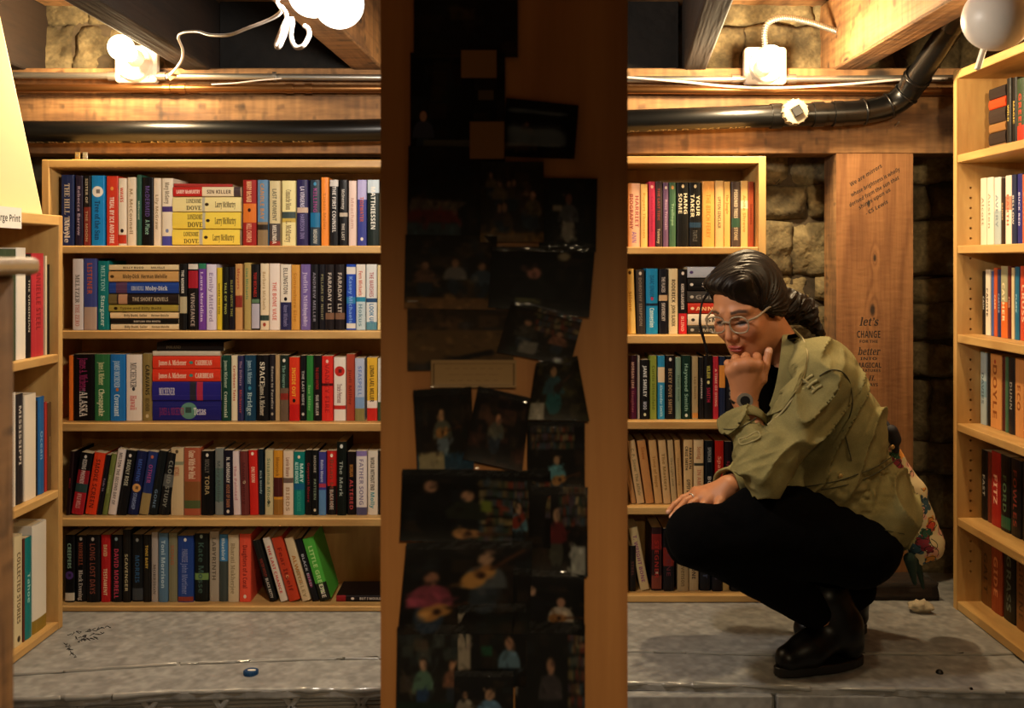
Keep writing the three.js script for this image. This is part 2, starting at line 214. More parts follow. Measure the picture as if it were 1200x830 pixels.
// ---------- bookcases ----------
// local frame: front plane z = 0 facing +z, x along the width, y up from the foot
function bookcase(name, label, o) {
  const g = thing(name, label, 'bookcase'); g.position.set(...o.at); g.rotation.set(o.pitch ?? 0, o.yaw ?? 0, o.roll ?? 0, 'YXZ'); g.updateMatrixWorld(true);
  const { x0, x1, depth, h, t = 0.02, boards } = o, w = x1 - x0;      // boards: [bottom, top] heights, first is the bottom board, last the top board
  for (const s of [0, 1]) {
    if (o.pegs && o.pegs.side === s) {
      const sh = new THREE.Shape(); sh.moveTo(0, 0); sh.lineTo(depth, 0); sh.lineTo(depth, h); sh.lineTo(0, h); sh.closePath();
      for (const [pz, py] of o.pegs.list) { const q = new THREE.Path(); q.absarc(pz, py, 0.0032, 0, Math.PI * 2, true); sh.holes.push(q); }
      const e = new THREE.ExtrudeGeometry(sh, { depth: 0.012, bevelEnabled: false, curveSegments: 10 }); e.rotateY(Math.PI / 2); e.translate(0, 0, 0);
      const pnl = mesh('side_panel', gridUV(e, 'y', 0.3, 0.1), M.pine, g); pnl.position.set(s ? x1 - t : x0 + t - 0.012, 0, 0);
      const bk = board('side_panel_back', t - 0.012, h, depth, 'y', M.pine, g, s ? x1 - (t - 0.012) / 2 : x0 + (t - 0.012) / 2, h / 2, -depth / 2, 0.001);
    } else board('side_panel', t, h, depth, 'y', M.pine, g, s ? x1 - t / 2 : x0 + t / 2, h / 2, -depth / 2);
  }
  boards.forEach(([a, b], i) => { const last = i === boards.length - 1; const over = last && o.over ? o.over : 0; board(i === 0 ? 'bottom_board' : last ? 'top_board' : 'shelf', w - (last && o.cap ? -0 : 2 * t + 0.0006), b - a, depth - 0.008 + over, 'x', M.pine, g, (x0 + x1) / 2, (a + b) / 2, -(depth - 0.008) / 2 + over / 2 - 0.0005, 0.003); });
  board('back_panel', w - 2 * t, h - 0.01, 0.006, 'y', M.pine, g, (x0 + x1) / 2, h / 2, -depth + 0.003, 0.001);
  g.userData.shelfTops = undefined; return g;
}
const frontH = (d) => (py) => EYE - (py - CY) * d / F - STEP;
const DL = 2.42, DR = 2.485;
const hl = frontH(DL), hr = frontH(DR);
const caseL = bookcase('bookcase', 'wide pine bookcase of five shelves behind the photo plank', { at: [0, STEP, -DL], x0: P(48.5, 0, DL).x, x1: P(486, 0, DL).x, depth: 0.19, h: hl(187),
  boards: [[718, 711], [617.5, 608], [506, 496], [397.5, 388], [297, 288], [196.5, 187]].map(([a, b]) => [Math.max(0.001, hl(a)), hl(b)]), cap: true });
const caseR = bookcase('bookcase', 'narrow pine bookcase of five shelves against the stone wall', { at: [0, STEP, -DR], x0: P(724, 0, DR).x, x1: P(898, 0, DR).x, depth: 0.19, h: hr(183),
  boards: [[707, 698], [603.5, 594.5], [503.5, 494], [403, 393], [298, 289.5], [192, 183]].map(([a, b]) => [Math.max(0.001, hr(a)), hr(b)]), cap: true });
// side bookcases: far end at local x = 0
const DRS = 2.455, DLS = 2.325, hrs = frontH(DRS), hls = frontH(DLS);
const pegs = []; for (let y = 0.10; y < 1.38; y += 0.0262) { if ([[0.0, 0.03], [0.22, 0.25], [0.45, 0.475], [0.67, 0.70], [0.885, 0.91], [1.115, 1.14]].some(([a, b]) => y > a && y < b) || y > 1.13) continue; pegs.push([0.036, y]); }
const caseRS = bookcase('bookcase', 'tall pine side bookcase with columns of peg holes in its end panel', { at: [1.154, STEP, -DRS], yaw: -Math.PI / 2, x0: 0, x1: 0.95, depth: 0.26, h: hrs(84), t: 0.02,
  boards: [[712, 701], [614, 604], [504, 494.5], [401, 391], [297.5, 288], [192, 182.5], [94, 84]].map(([a, b]) => [Math.max(0.001, hrs(a)), hrs(b)]), cap: true, pegs: { side: 0, list: pegs } });
const caseLS = bookcase('bookcase', 'low pine side bookcase marked Large Print', { at: [-1.112, STEP, -DLS], yaw: Math.PI / 2 - 0.03, roll: 0, x0: -0.80, x1: 0, depth: 0.30, h: hls(253), t: 0.02,
  boards: [[735, 725], [581, 571.5], [424, 414], [265, 253]].map(([a, b]) => [Math.max(0.001, hls(a)), hls(b)]), cap: true });

// ---------- books ----------
// [x0, x1, top, cover, ink, spine text, {b: colour bands [from, to, colour] down the spine, t: second text [from, to, text, ink], r: range of the first text, e: emblem [at, colour], lean: degrees, two: two lines, f: serif}]
const rowsL = [
  [ // top shelf
    [70.5, 86, 205, '#1d2b58', '#d9c9a4', 'THE HILL TOWN', { f: 1, t: [0.62, 0.96, 'Mayle', '#e8e0d0'] }], [88, 97, 206, '#241a30', '#b9a6b8', 'Rebecca Barrow'], [98, 106.5, 206, '#121114', '#cfc4a8', 'SISTER OF', { r: [0.04, 0.4], b: [[0.45, 1, '#7d2a22']], t: [0.5, 0.95, 'THE MOON', '#b8a27c'] }],
    [107, 122.5, 206, '#1787cd', '#10213a', 'Tree of the Sun', { r: [0.36, 0.92], e: [0.23, '#f4efe2', 1], f: 1 }], [124, 138, 206.5, '#d23c26', '#fbeee0', 'TRIAL BY ICE AND FIRE', { r: [0.3, 0.97], e: [0.18, '#f0a04a'] }], [138.3, 148, 209, '#f1e4cc', '#c9301f', 'WAVES', { r: [0.14, 0.36], b: [[0.84, 0.97, '#c43a22']], e: [0.78, '#1a1614'] }],
    [149, 159, 208, '#ecdcc0', '#a08660', 'M. McConnell'], [159.6, 165, 205, '#2f5d4a', '#c9d0b8', 'McDermid'], [165.6, 179, 208, '#0e0d10', '#6a5496', 'McDERMID', { r: [0.12, 0.58], t: [0.62, 0.84, 'A Place', '#8fc0a8'] }], [179.6, 188, 209, '#ead9be', '#9a845f', 'Lily McGraw'], [189, 202, 209, '#efe2c8', '#7d6e58', 'Mary McGarry', { r: [0.06, 0.38], e: [0.78, '#7a86b0'], b: [[0.86, 1, '#4a4aa2'], [0.42, 0.5, '#4b3a78']] }],
    [284, 300, 211, '#9b2420', '#e8c48e', 'MARY McNAB', { r: [0.02, 0.34], b: [[0.36, 0.65, '#d8752c']], t: [0.66, 0.95, 'HILL CHURCH', '#e0b890'], e: [0.46, '#3a1612'] }], [301, 313.6, 211, '#5f86a8', '#c7884a', 'CANDLE BAY', { b: [[0.64, 1, '#8a7352'], [0.68, 0.76, '#2b231a']], r: [0.05, 0.6] }],
    [315, 328, 212, '#d3c293', '#5e5a48', 'LAST MOMENT', { b: [[0.66, 1, '#4a4240'], [0.93, 1, '#8e2f24']], r: [0.12, 0.62], t: [0.68, 0.97, 'MELINDA', '#e6ddcc'] }], [330, 346.4, 212, '#eadc9c', '#4a3a26', 'Comanche Moon', { f: 1, r: [0.14, 0.45], b: [[0.48, 0.58, '#3c4a48'], [0.58, 0.64, '#c7a94c']], t: [0.62, 0.95, 'L. McMurtry', '#5e4a30'] }],
    [347.5, 361, 211, '#2a2350', '#dcd6e2', 'LA VIRGENS', { r: [0.1, 0.42], b: [[0.42, 0.5, '#c9ad98']], t: [0.52, 0.9, 'HARRISON INN', '#8f86b0'] }], [363, 375, 211, '#2a3844', '#a03c80', 'KILLING', { r: [0.12, 0.5], b: [[0.5, 0.72, '#1d6b98']], t: [0.75, 0.97, 'MEADOW', '#c7c2b2'], e: [0.06, '#3f8fb8'] }],
    [376, 385, 208, '#ee8c34', '#c06a24', 'Susan Meier'], [386, 396.4, 211, '#111013', '#e4ded6', 'THE FIRST COUNSEL', { b: [[0, 0.1, '#cfc9c2']], r: [0.1, 0.8] }], [397.4, 407.4, 211, '#131214', '#d0c8bc', 'McInerney', { r: [0.14, 0.45], b: [[0.5, 0.56, '#bcae9a']], t: [0.66, 0.92, 'THE LAST', '#cfc6b8'] }], [408.2, 417.6, 212, '#e8cdbf', '#c9a090', 'Meacham'],
    [418.5, 429.6, 211, '#38408e', '#d05c3a', 'TIDEWATER', { b: [[0, 0.3, '#b6aedb']], r: [0.26, 0.64], e: [0.9, '#e6dccb'] }], [430.3, 444.6, 211, '#14201c', '#f0ece0', 'MATTHIESSEN', { b: [[0, 0.2, '#c8d6dc']], r: [0.1, 0.76] }],
  ],
  [ // second shelf
    [85, 97.6, 303.5, '#d5ccc6', '#5c544e', 'MELTZER', { r: [0.22, 0.62], f: 1, t: [0.64, 0.95, 'THE ZERO', '#b05a4a'] }], [98, 113.6, 303, '#3d4786', '#c0562c', 'LISTENER', { r: [0.06, 0.5], b: [[0.68, 1, '#b59a86']] }], [114, 127.4, 306, '#0f7472', '#d6e2d4', 'Stargazer', { r: [0.5, 0.95], t: [0.06, 0.44, 'MELTON', '#a8d0c6'], f: 1 }],
    [210, 219, 309, '#101010', '#eee6d4', 'THE MEMBER', { r: [0.1, 0.45], b: [[0.5, 0.75, '#b9ac86']] }], [219.8, 231.8, 308, '#120f10', '#b8a89a', 'VENGEANCE', { b: [[0.12, 0.38, '#a81f2c'], [0.02, 0.1, '#ddd2c2']], r: [0.45, 0.95] }], [232.2, 241.4, 309, '#6e3c98', '#dfd0e6', 'Laura Meridian', { b: [[0, 0.08, '#2f7a58']], f: 1 }], [241.8, 253.4, 310, '#ddd4e4', '#9a8aa8', 'Emily Mitford'], [253.8, 259.8, 314, '#dcbc2c', '#5a4a12', 'WHERE THE SUN'],
    [260.4, 267.6, 313, '#15150f', '#b8b85a', 'TALE OF TWO', {}], [267.9, 274.8, 313, '#141019', '#9a9a4a', 'SLEEP WITH THE'], [275.2, 283.8, 309.5, '#c9955a', '#a04a2c', 'Meyers', { b: [[0.48, 0.66, '#8a3022']], r: [0.05, 0.4] }], [285.8, 293.8, 308, '#b49c5c', '#4a7a58', 'Lisa Michaels', { r: [0.08, 0.55] }],
    [294.2, 304, 310, '#121012', '#d2352c', 'TOM MICHAELS', { r: [0.12, 0.5], b: [[0.53, 0.59, '#5c7c5a'], [0.6, 0.98, '#b8b4c0']] }], [304.8, 315, 309, '#e6d3b0', '#b0936a', 'Barbara Michaels', { b: [[0.78, 0.86, '#33443c']], r: [0.12, 0.7], e: [0.92, '#a03c2a'] }], [315.4, 327.6, 309, '#efe0d2', '#d06a5c', 'THE BONE VASE', { r: [0.28, 0.86] }], [328, 340.8, 310, '#e9ddc8', '#5c544c', 'ELLINGTON', { b: [[0.58, 1, '#26264e']], r: [0.05, 0.46], e: [0.53, '#161414'], t: [0.62, 0.95, 'Anne Michaels', '#8a84a8'] }],
    [341, 351, 310.5, '#d79a44', '#b87628', 'Somewhere Else'], [352, 363.6, 310, '#735f9c', '#c2b4d2', 'Judith Michael', { f: 1, two: 'Sleeping Beauty' }], [364, 373, 310, '#141318', '#8e8a96', 'ANDREW MILLER'], [373.4, 380.8, 310, '#15131a', '#8f8a62', 'PILLARS OF NIGHT'], [381, 391.8, 310, '#1d1719', '#c9bcae', 'FARADAY LIT', { b: [[0.74, 0.84, '#7c5a44']], r: [0.12, 0.74] }], [392.2, 404, 310, '#1d1719', '#c9bcae', 'FARADAY LIT', { b: [[0.74, 0.84, '#7c5a44']], r: [0.12, 0.74] }],
    [405.4, 416.6, 310, '#2348ae', '#7fa4e0', 'Kasey Michaels', { b: [[0.04, 0.15, '#e4dcd2'], [0.5, 0.6, '#2f7fb0'], [0.9, 0.98, '#e2dcd0']], r: [0.18, 0.9] }], [417, 428.2, 310, '#c2d2d6', '#c05a4a', 'Fern Michaels', { b: [[0, 0.5, '#e6dccf'], [0.5, 0.57, '#2f86a4']], r: [0.1, 0.48], t: [0.6, 0.95, 'Hokus', '#6a8c98'] }], [428.8, 441.6, 310, '#dfe0dc', '#a45a5c', 'THE MARSHES', { b: [[0.52, 0.58, '#2a4a70'], [0.88, 1, '#5c90a0']], r: [0.12, 0.5], t: [0.6, 0.9, 'LOOK UP', '#3f74a0'] }], [442.4, 446.4, 311, '#e4cf9a', '#a08650', ''],
  ],
  [ // third shelf
    [79.8, 84.6, 417, '#e07024', '#a04a14', ''], [85.2, 110, 415.5, '#0c0a0c', '#b0306a', 'James A. Michener', { r: [0.06, 0.56], f: 1, t: [0.56, 0.94, 'ALASKA', '#e8e0d0'], e: [0.54, '#2c5a50'] }], [110.3, 128.3, 415.5, '#2c6a3c', '#e6d8a0', 'James A. Michener', { f: 1, r: [0.12, 0.46], t: [0.52, 0.93, 'Chesapeake', '#efe4b8'] }], [128.8, 146.6, 415.5, '#1f6fb2', '#cfd8de', 'JAMES MICHENER', { r: [0.1, 0.5], e: [0.53, '#c06a2c'], t: [0.6, 0.93, 'Covenant', '#e4ecec'], f: 1 }],
    [147, 165.4, 416, '#e8dac8', '#4a4644', 'MICHENER', { f: 1, r: [0.12, 0.5], t: [0.62, 0.84, 'Hawaii', '#c03a3c'], e: [0.52, '#3c3a3c'] }], [166, 178.4, 415, '#8d7843', '#1c160c', 'CARAVANS', { r: [0.16, 0.62], t: [0.66, 0.86, 'MICHENER', '#3a2c16'], e: [0.93, '#cdb88a'] }],
    [259.8, 270.2, 416.5, '#143c30', '#c2cdb4', 'James Michener', { f: 1, t: [0.55, 0.95, 'Centennial', '#d8dcc2'], r: [0.08, 0.5] }], [270.4, 278, 417, '#e8d8b4', '#b0402c', 'Caribbean Tales', { r: [0.15, 0.7] }], [278.4, 285.8, 417, '#282850', '#b08a9c', 'The Drifters', { t: [0.5, 0.9, 'Michener', '#c04a44'], r: [0.08, 0.46] }], [286.4, 299.6, 416.5, '#173c54', '#a8c0c6', 'James A. Michener', { r: [0.08, 0.44], e: [0.5, '#3a86a0'], t: [0.56, 0.92, 'Bridge', '#b4c8c4'], f: 1 }],
    [300, 314.8, 416.5, '#0d0d10', '#f0e6cc', 'SPACE', { r: [0.1, 0.46], t: [0.46, 0.92, 'James A. Michener', '#d8ceb4'], f: 1 }], [315.2, 322, 416, '#1e1b20', '#b0a898', 'Return to Paradise', { e: [0.9, '#a89c86'] }], [322.2, 327.6, 416.5, '#b8986a', '#7a5c38', ''], [328, 338, 416.5, '#1c2a24', '#8cb4a0', 'The Source', { b: [[0.5, 1, '#6a5644'], [0.58, 0.68, '#8a2c22']], r: [0.15, 0.5], f: 1, e: [0.08, '#e2dccc'] }],
    [338.6, 350.8, 419, '#dd3a20', '#f2b53a', 'INSIDE OUT', { r: [0.16, 0.62], b: [[0.74, 1, '#c81e1c']], e: [0.68, '#1c1614'] }], [351.3, 358.4, 417, '#131315', '#c0bcb4', 'THE LAST WIFE', { e: [0.9, '#cfc8ba'] }], [358.8, 366.8, 417, '#2c7c36', '#8cc47a', 'Sue Miller', { r: [0.4, 0.9] }], [367.2, 376.6, 417, '#171013', '#c4302a', 'THE GOOD MOTHER', { r: [0.18, 0.52], t: [0.6, 0.92, 'SUE MILLER', '#d0c6ba'] }], [377, 390.2, 417.5, '#dc3028', '#a81c1c', 'VANITY FIRE', { e: [0.08, '#f2c8b8'], b: [[0.42, 0.46, '#4a1214']] }],
    [390.8, 405, 419, '#ece2d4', '#6a4444', 'Tracie Peterson', { e: [0.22, '#c42c24', 1], b: [[0.76, 0.82, '#c23028']], r: [0.42, 0.72], f: 1 }], [405.4, 415.4, 415.5, '#ac432e', '#74261a', 'Judi Miller', {}], [415.8, 427.2, 420, '#b7c2d8', '#6c84bc', 'SEASPELL', { r: [0.12, 0.6], b: [[0.8, 1, '#8a7f4a'], [0.62, 0.8, '#7fa0c8']] }], [429.6, 442.2, 419.5, '#e6b438', '#201810', 'LINDA LAEL MILLER', { r: [0.12, 0.7], b: [[0.68, 0.8, '#efdfd0'], [0.8, 1, '#cc2c22']] }], [442.6, 446.8, 420, '#2c4a34', '#c8d0c0', '', { b: [[0, 0.7, '#d8d6ca']] }],
  ],
  [ // fourth shelf
    [77, 82, 529, '#1c0c10', '#b02c34', 'MILLS', { lean: 4 }], [82.6, 97, 530, '#0e0c10', '#d8d0c6', 'RISING PHOENIX', { b: [[0.28, 0.5, '#8e1c26'], [0.5, 0.64, '#2c4440'], [0.64, 1, '#ab1f28']], r: [0.1, 0.5], t: [0.66, 0.9, 'KYLE MILLS', '#d9b0a4'], e: [0.06, '#ddd6c8'], lean: 9 }], [98.5, 112, 530, '#e2401e', '#6a1812', 'SMOKE SCREEN', { r: [0.1, 0.9], lean: 9 }], [112.8, 118.4, 533, '#15121a', '#9a86a0', 'Fade In', { lean: 9 }], [119, 125, 532, '#6e7a3c', '#aeb878', 'Jacquelyn', { lean: 9 }], [125.6, 135.6, 526, '#e4d6cc', '#6a605c', 'THE SECOND DAY OF', { lean: 9, r: [0.3, 0.85], t: [0.05, 0.28, 'MILTON', '#3a3436'] }],
    [136.2, 148, 527, '#0d0f13', '#c9c8b0', 'DEADLY ROSE', { e: [0.08, '#e8ddd0'], lean: 9, r: [0.14, 0.55] }], [148.8, 161, 528, '#141c46', '#3f62b8', 'MICHENS', { r: [0.12, 0.48], e: [0.58, '#d9a05c', 1], t: [0.66, 0.92, 'STARSHIP', '#8ea0c8'], lean: 9 }], [161.8, 173.4, 529, '#23336a', '#b04a8a', 'OTHER', { b: [[0.66, 1, '#9a8656']], r: [0.2, 0.5], lean: 9, e: [0.08, '#c86a4c'] }], [174, 184, 528, '#12181a', '#6c86a0', 'GONE', { lean: 9, r: [0.55, 0.95] }], [184.6, 198, 530, '#131416', '#8a8c80', 'CLOUD STUDY', { b: [[0.35, 0.55, '#5c5e5a']], lean: 9 }],
    [199.8, 215, 525.5, '#cdb58a', '#9a4a30', 'MITCHELL', { r: [0.28, 0.42], b: [[0.2, 0.25, '#8a8a6c']], e: [0.05, '#5a4a34'] }], [215.4, 235, 525, '#a8563a', '#eadcbc', 'Gone With the Wind', { r: [0.04, 0.46], b: [[0.5, 0.78, '#86542c'], [0.78, 0.9, '#4e5a34']], f: 1 }], [235.8, 250.4, 529, '#0c0c0e', '#b09a6c', 'TORA', { r: [0.38, 0.68], e: [0.06, '#e0d8c8'], t: [0.12, 0.34, 'MOLLY', '#7a7468'] }], [251.2, 261.2, 526, '#7c807a', '#4a5450', 'Mary Molloy', { b: [[0.3, 0.8, '#566e68']] }],
    [261.8, 273.2, 528, '#161422', '#e0d8ca', 'N. MOMADAY', { r: [0.1, 0.5], t: [0.52, 0.88, 'HOUSE OF DAWN', '#c07a50'], e: [0.94, '#d8d0c0'] }], [273.6, 282.4, 529, '#e3cfcc', '#c48a90', 'The Painted', { lean: -2 }], [282.8, 292.4, 529, '#6a2f2c', '#4a1c1c', 'Montgomery', { e: [0.48, '#d0b896'], lean: -1.5 }], [292.8, 303, 528, '#d0271f', '#f4d0b0', 'ONE ROOM', { r: [0.25, 0.5], lean: -1.5, e: [0.05, '#f0dcc6'] }], [303.4, 309.6, 527, '#10222c', '#a4b6b4', 'Rick Moody', { lean: -1 }], [310, 319.6, 528, '#c6bb8e', '#6a7a5c', 'Susanna Moore', { e: [0.8, '#24201a'] }], [319.9, 330.8, 528.5, '#d2902a', '#8a5218', 'Moorcock', { b: [[0.42, 0.72, '#4c1e1c'], [0.76, 1, '#9a6a2c']], r: [0.1, 0.4] }],
    [331.3, 343.3, 529, '#e4cfb4', '#8a5a48', 'Lorrie Moore', { b: [[0.42, 0.5, '#6c5a50']], t: [0.55, 0.95, 'BIRDS', '#b09070'], r: [0.1, 0.4] }], [343.7, 356.6, 530, '#117a72', '#cfe8dc', 'MARY ALICE MONROE', { two: 1, r: [0.16, 0.5], e: [0.08, '#e8d8bc'], b: [[0.5, 0.6, '#1c5f86']], t: [0.62, 0.94, 'BEACH HOUSE', '#3fa08a'] }], [357.4, 365, 528, '#121213', '#a82c30', 'Gwyneth Moore'], [365.4, 372.6, 528, '#121314', '#b6ae9e', 'MOORE', { e: [0.92, '#ccc0a4'], t: [0.4, 0.8, 'PATTERN', '#8a9a80'], r: [0.06, 0.36] }], [373.2, 382, 530, '#3f3f8a', '#c0c6dc', 'Robin Moore', { b: [[0.6, 1, '#5a86b4'], [0.5, 0.56, '#b03a50']], r: [0.12, 0.48] }], [382.6, 394, 529, '#c2241f', '#7a3a2a', 'Brian Moore', { b: [[0.55, 1, '#181214']], e: [0.07, '#f0e0c4'], t: [0.6, 0.92, 'BLACK ROBE', '#c9bcae'] }], [394.7, 405.8, 518, '#0d1512', '#a0a89e', 'The Mark', { e: [0.06, '#d8d8d0'] }], [406.3, 416.6, 530, '#150e10', '#d08a3c', 'MORGAN', { r: [0.2, 0.4], t: [0.44, 0.92, 'ALTERED', '#c24a4a'] }],
    [417, 429.8, 529, '#e6dcd6', '#8a8098', 'FATHER SONG', { b: [[0, 0.08, '#8a78b0'], [0.88, 1, '#565270']], r: [0.12, 0.85] }], [430.5, 442.6, 529, '#e4d8c4', '#17130f', 'WORLD WITHOUT END', { r: [0.1, 0.62], t: [0.64, 0.9, 'Molly', '#3c8c94'] }], [443, 448, 529, '#161514', '#a09a90', ''],
  ],
  [ // bottom shelf
    [76, 87.6, 627, '#0d0d10', '#8fb49c', 'CREEPERS', { r: [0.12, 0.5], e: [0.6, '#4c3474', 1], b: [[0.86, 0.98, '#c9c0ac']] }], [88.3, 100.8, 628, '#0e0d10', '#d8cdc0', 'Black Evening', { r: [0.52, 0.98], t: [0.1, 0.46, 'MORRELL', '#b05a3c'], f: 1, e: [0.05, '#bdb6aa'] }], [101.3, 117.5, 627, '#101014', '#8c4a3a', 'LONG LOST DAYS', { e: [0.06, '#b8b2a6'] }], [118.3, 129.2, 627, '#b31d20', '#e8d6a8', 'TESTAMENT', { r: [0.5, 0.9], t: [0.14, 0.32, 'DAVID', '#d8c48e'] }], [130, 143.2, 627, '#0f0e11', '#d0405c', 'DAVID MORRELL', { r: [0.2, 0.95], e: [0.06, '#8aa0a8'] }], [144, 153.4, 621, '#151210', '#c9bb90', 'SCAVENGER', { r: [0.2, 0.98] }], [154, 167, 627, '#0e1013', '#2f5a84', 'MORRIS', { r: [0.3, 0.72], e: [0.08, '#8a8c86'], b: [[0.8, 0.98, '#3c4044']] }], [168, 176.8, 627, '#120f0d', '#d8b048', 'TONI BABY', { r: [0.15, 0.5] }],
    [177.2, 185, 624, '#a49a92', '#4c4440', 'MORRISON', { f: 1, r: [0.4, 0.95] }], [185.8, 196.8, 625, '#52738e', '#b8ccd6', 'Toni Morrison', { r: [0.1, 0.8] }], [197.2, 207.6, 625, '#7c785c', '#a05a3c', 'SONG', { r: [0.14, 0.5] }], [208, 226.6, 628, '#223f86', '#7d86b4', 'John Mortimer', { e: [0.06, '#e0dad0'], t: [0.2, 0.4, 'PARADISE', '#8a8cb0'], b: [[0.92, 0.99, '#8a3a2c']], r: [0.42, 0.88] }], [227.4, 244, 626, '#0d1210', '#3f5a50', 'Kate Mosse', { b: [[0.58, 0.68, '#6c8a4c']], e: [0.04, '#9cb0a8'] }], [244.7, 256, 623.5, '#a29684', '#5c5244', 'LABYRINTH', { r: [0.08, 0.7] }], [256.4, 266.6, 627, '#3f7cae', '#cfd8da', 'Bluebird', { b: [[0.4, 1, '#3c4440']], r: [0.05, 0.38] }], [267, 279.8, 627, '#cbb896', '#8a7656', 'Bharati Mukherjee', { f: 1 }], [280.2, 294, 626, '#e2523a', '#6a1410', 'Daughters of a Coral', { r: [0.16, 0.8], e: [0.92, '#f2d8c4'] }],
    [316, 326, 632, '#121312', '#b03424', 'WALTER MOSLEY', { lean: -16, r: [0.3, 0.6], t: [0.62, 0.95, 'BLACK BETTY', '#cfc6ba'] }], [329, 338, 629, '#d8cdbc', '#c43434', 'THE LAST CHANCE', { lean: -16 }], [339, 352.6, 628, '#bc3e22', '#7c1e12', 'Fear Itself', { lean: -16, e: [0.62, '#d8a070'] }], [354, 365, 629, '#d3bd96', '#b5702c', 'ALWAYS', { lean: -16, t: [0.5, 0.95, 'MOSLEY', '#a08a64'] }], [366, 374.6, 631, '#0e0e14', '#b8bcc4', 'BLACK BIRD', { lean: -16, t: [0.55, 0.8, 'FRED', '#a83a70'] }], [375, 389, 629, '#4da83c', '#b4dc8c', 'LITTLE GREEN', { lean: -16, b: [[0.72, 1, '#14180f']], t: [0.74, 0.96, 'ONE', '#d8d2c4'] }],
  ],
];
// books lying flat: [x0, x1, y0, y1, cover, ink, text, opts]
const stacksL = [
  [0, [202.8, 282, 218.5, 230, '#ead6b0', '#5a4a38', '', { b: [[0, 0.43, '#c02a24'], [0.9, 1, '#4a3a3a']], r: [0.5, 0.86], t: [0.05, 0.4, 'LARRY McMURTRY', '#f6e4d0'], tx: 'SIN KILLER' }], [202.5, 282.6, 230.6, 248, '#f0df9c', '#2c2416', 'LONESOME DOVE', { two: 1, r: [0.2, 0.42], b: [[0.43, 0.47, '#b9b4a2']], t: [0.62, 0.92, 'Larry McMurtry', '#33291a'], e: [0.5, '#3a2c1c'], f: 1 }], [202, 282, 248.4, 268, '#f2d552', '#2c2416', 'LONESOME DOVE', { two: 1, r: [0.22, 0.44], b: [[0.44, 0.48, '#b9b4a2']], t: [0.62, 0.93, 'Larry McMurtry', '#33291a'], e: [0.52, '#3a2c1c'], f: 1 }], [202, 281, 268.6, 287, '#f2d654', '#2c2416', 'LONESOME DOVE', { two: 1, r: [0.17, 0.39], b: [[0.4, 0.45, '#b9b4a2']], t: [0.6, 0.92, 'Larry McMurtry', '#33291a'], e: [0.5, '#3a2c1c'], f: 1 }]],
  [1, [127.8, 209.5, 309.8, 316.4, '#e6cf9c', '#3a2c1a', 'BILLY BUDD', { r: [0.2, 0.5], t: [0.6, 0.8, 'MELVILLE', '#3a2c1a'] }], [127.8, 209.4, 317.4, 330, '#cb9c5c', '#2a1e12', 'Moby-Dick  Herman Melville', { r: [0.2, 0.84], e: [0.05, '#4a3418'] }], [128, 209.6, 330.5, 343.8, '#20408c', '#e8e2d4', 'Moby-Dick', { f: 1, r: [0.52, 0.84], t: [0.32, 0.5, 'HERMAN MELVILLE', '#ccc8c4'], b: [[0.1, 0.26, '#5a3a54']] }], [127.6, 209, 344.2, 356.4, '#241a16', '#c8b896', 'THE SHORT NOVELS', { b: [[0, 0.12, '#6a5c34'], [0.14, 0.27, '#b88a66']], r: [0.34, 0.86] }], [127.8, 209, 357, 365, '#a48f3a', '#4a3c14', 'Typee and Billy Budd', { r: [0.16, 0.76], e: [0.1, '#1c160a'] }], [129.6, 209.4, 366, 373, '#e6c893', '#3a2c1a', 'Billy Budd, Sailor', { r: [0.2, 0.54], t: [0.6, 0.86, 'Herman Melville', '#3a2c1a'] }], [130, 209, 373.4, 379.8, '#14120f', '#cfc4ac', 'BARTLEBY AND BENITO', { r: [0.34, 0.74] }], [129.8, 209.4, 380.1, 387, '#e8cf9e', '#3a2c1a', 'Billy Budd, Sailor', { r: [0.2, 0.54], t: [0.6, 0.86, 'Herman Melville', '#3a2c1a'] }]],
  [2, [184, 262, 401, 411.2, '#120d0d', '#6a5c40', 'POLAND', { r: [0.14, 0.36], f: 1 }], [179.2, 258, 411.8, 417.6, '#c9bba2', '#8a7c66', '', {}], [179.4, 258.4, 418, 433, '#dd3a22', '#f4e2c8', 'James A. Michener', { f: 1, r: [0.09, 0.5], e: [0.57, '#3c8c80'], t: [0.63, 0.88, 'CARIBBEAN', '#f4e2c8'] }], [179.2, 258.6, 433.6, 448.6, '#dc3820', '#f4e2c8', 'James A. Michener', { f: 1, r: [0.09, 0.5], e: [0.57, '#3c8c80'], t: [0.63, 0.9, 'CARIBBEAN', '#f4e2c8'] }], [178.8, 259, 449.2, 471.6, '#27247c', '#dcd6d0', 'MICHENER', { f: 1, r: [0.1, 0.33], b: [[0.55, 0.64, '#2c2c34'], [0.65, 0.74, '#b03048']] }], [178.8, 259, 472, 495.4, '#20206c', '#a03058', 'JAMES A. MICHENER', { f: 1, r: [0.1, 0.46], e: [0.53, '#5c8c78', 1], t: [0.6, 0.78, 'Texas', '#e6e2dc'] }]],
  [4, [394, 474, 697.5, 705, '#160f10', '#e4dcd0', 'BUT I WOULDN\u2019T', { r: [0.34, 0.74], b: [[0, 0.14, '#8c1c20'], [0.86, 1, '#8c1c20']], e: [0.24, '#ece4d8'] }]],
];
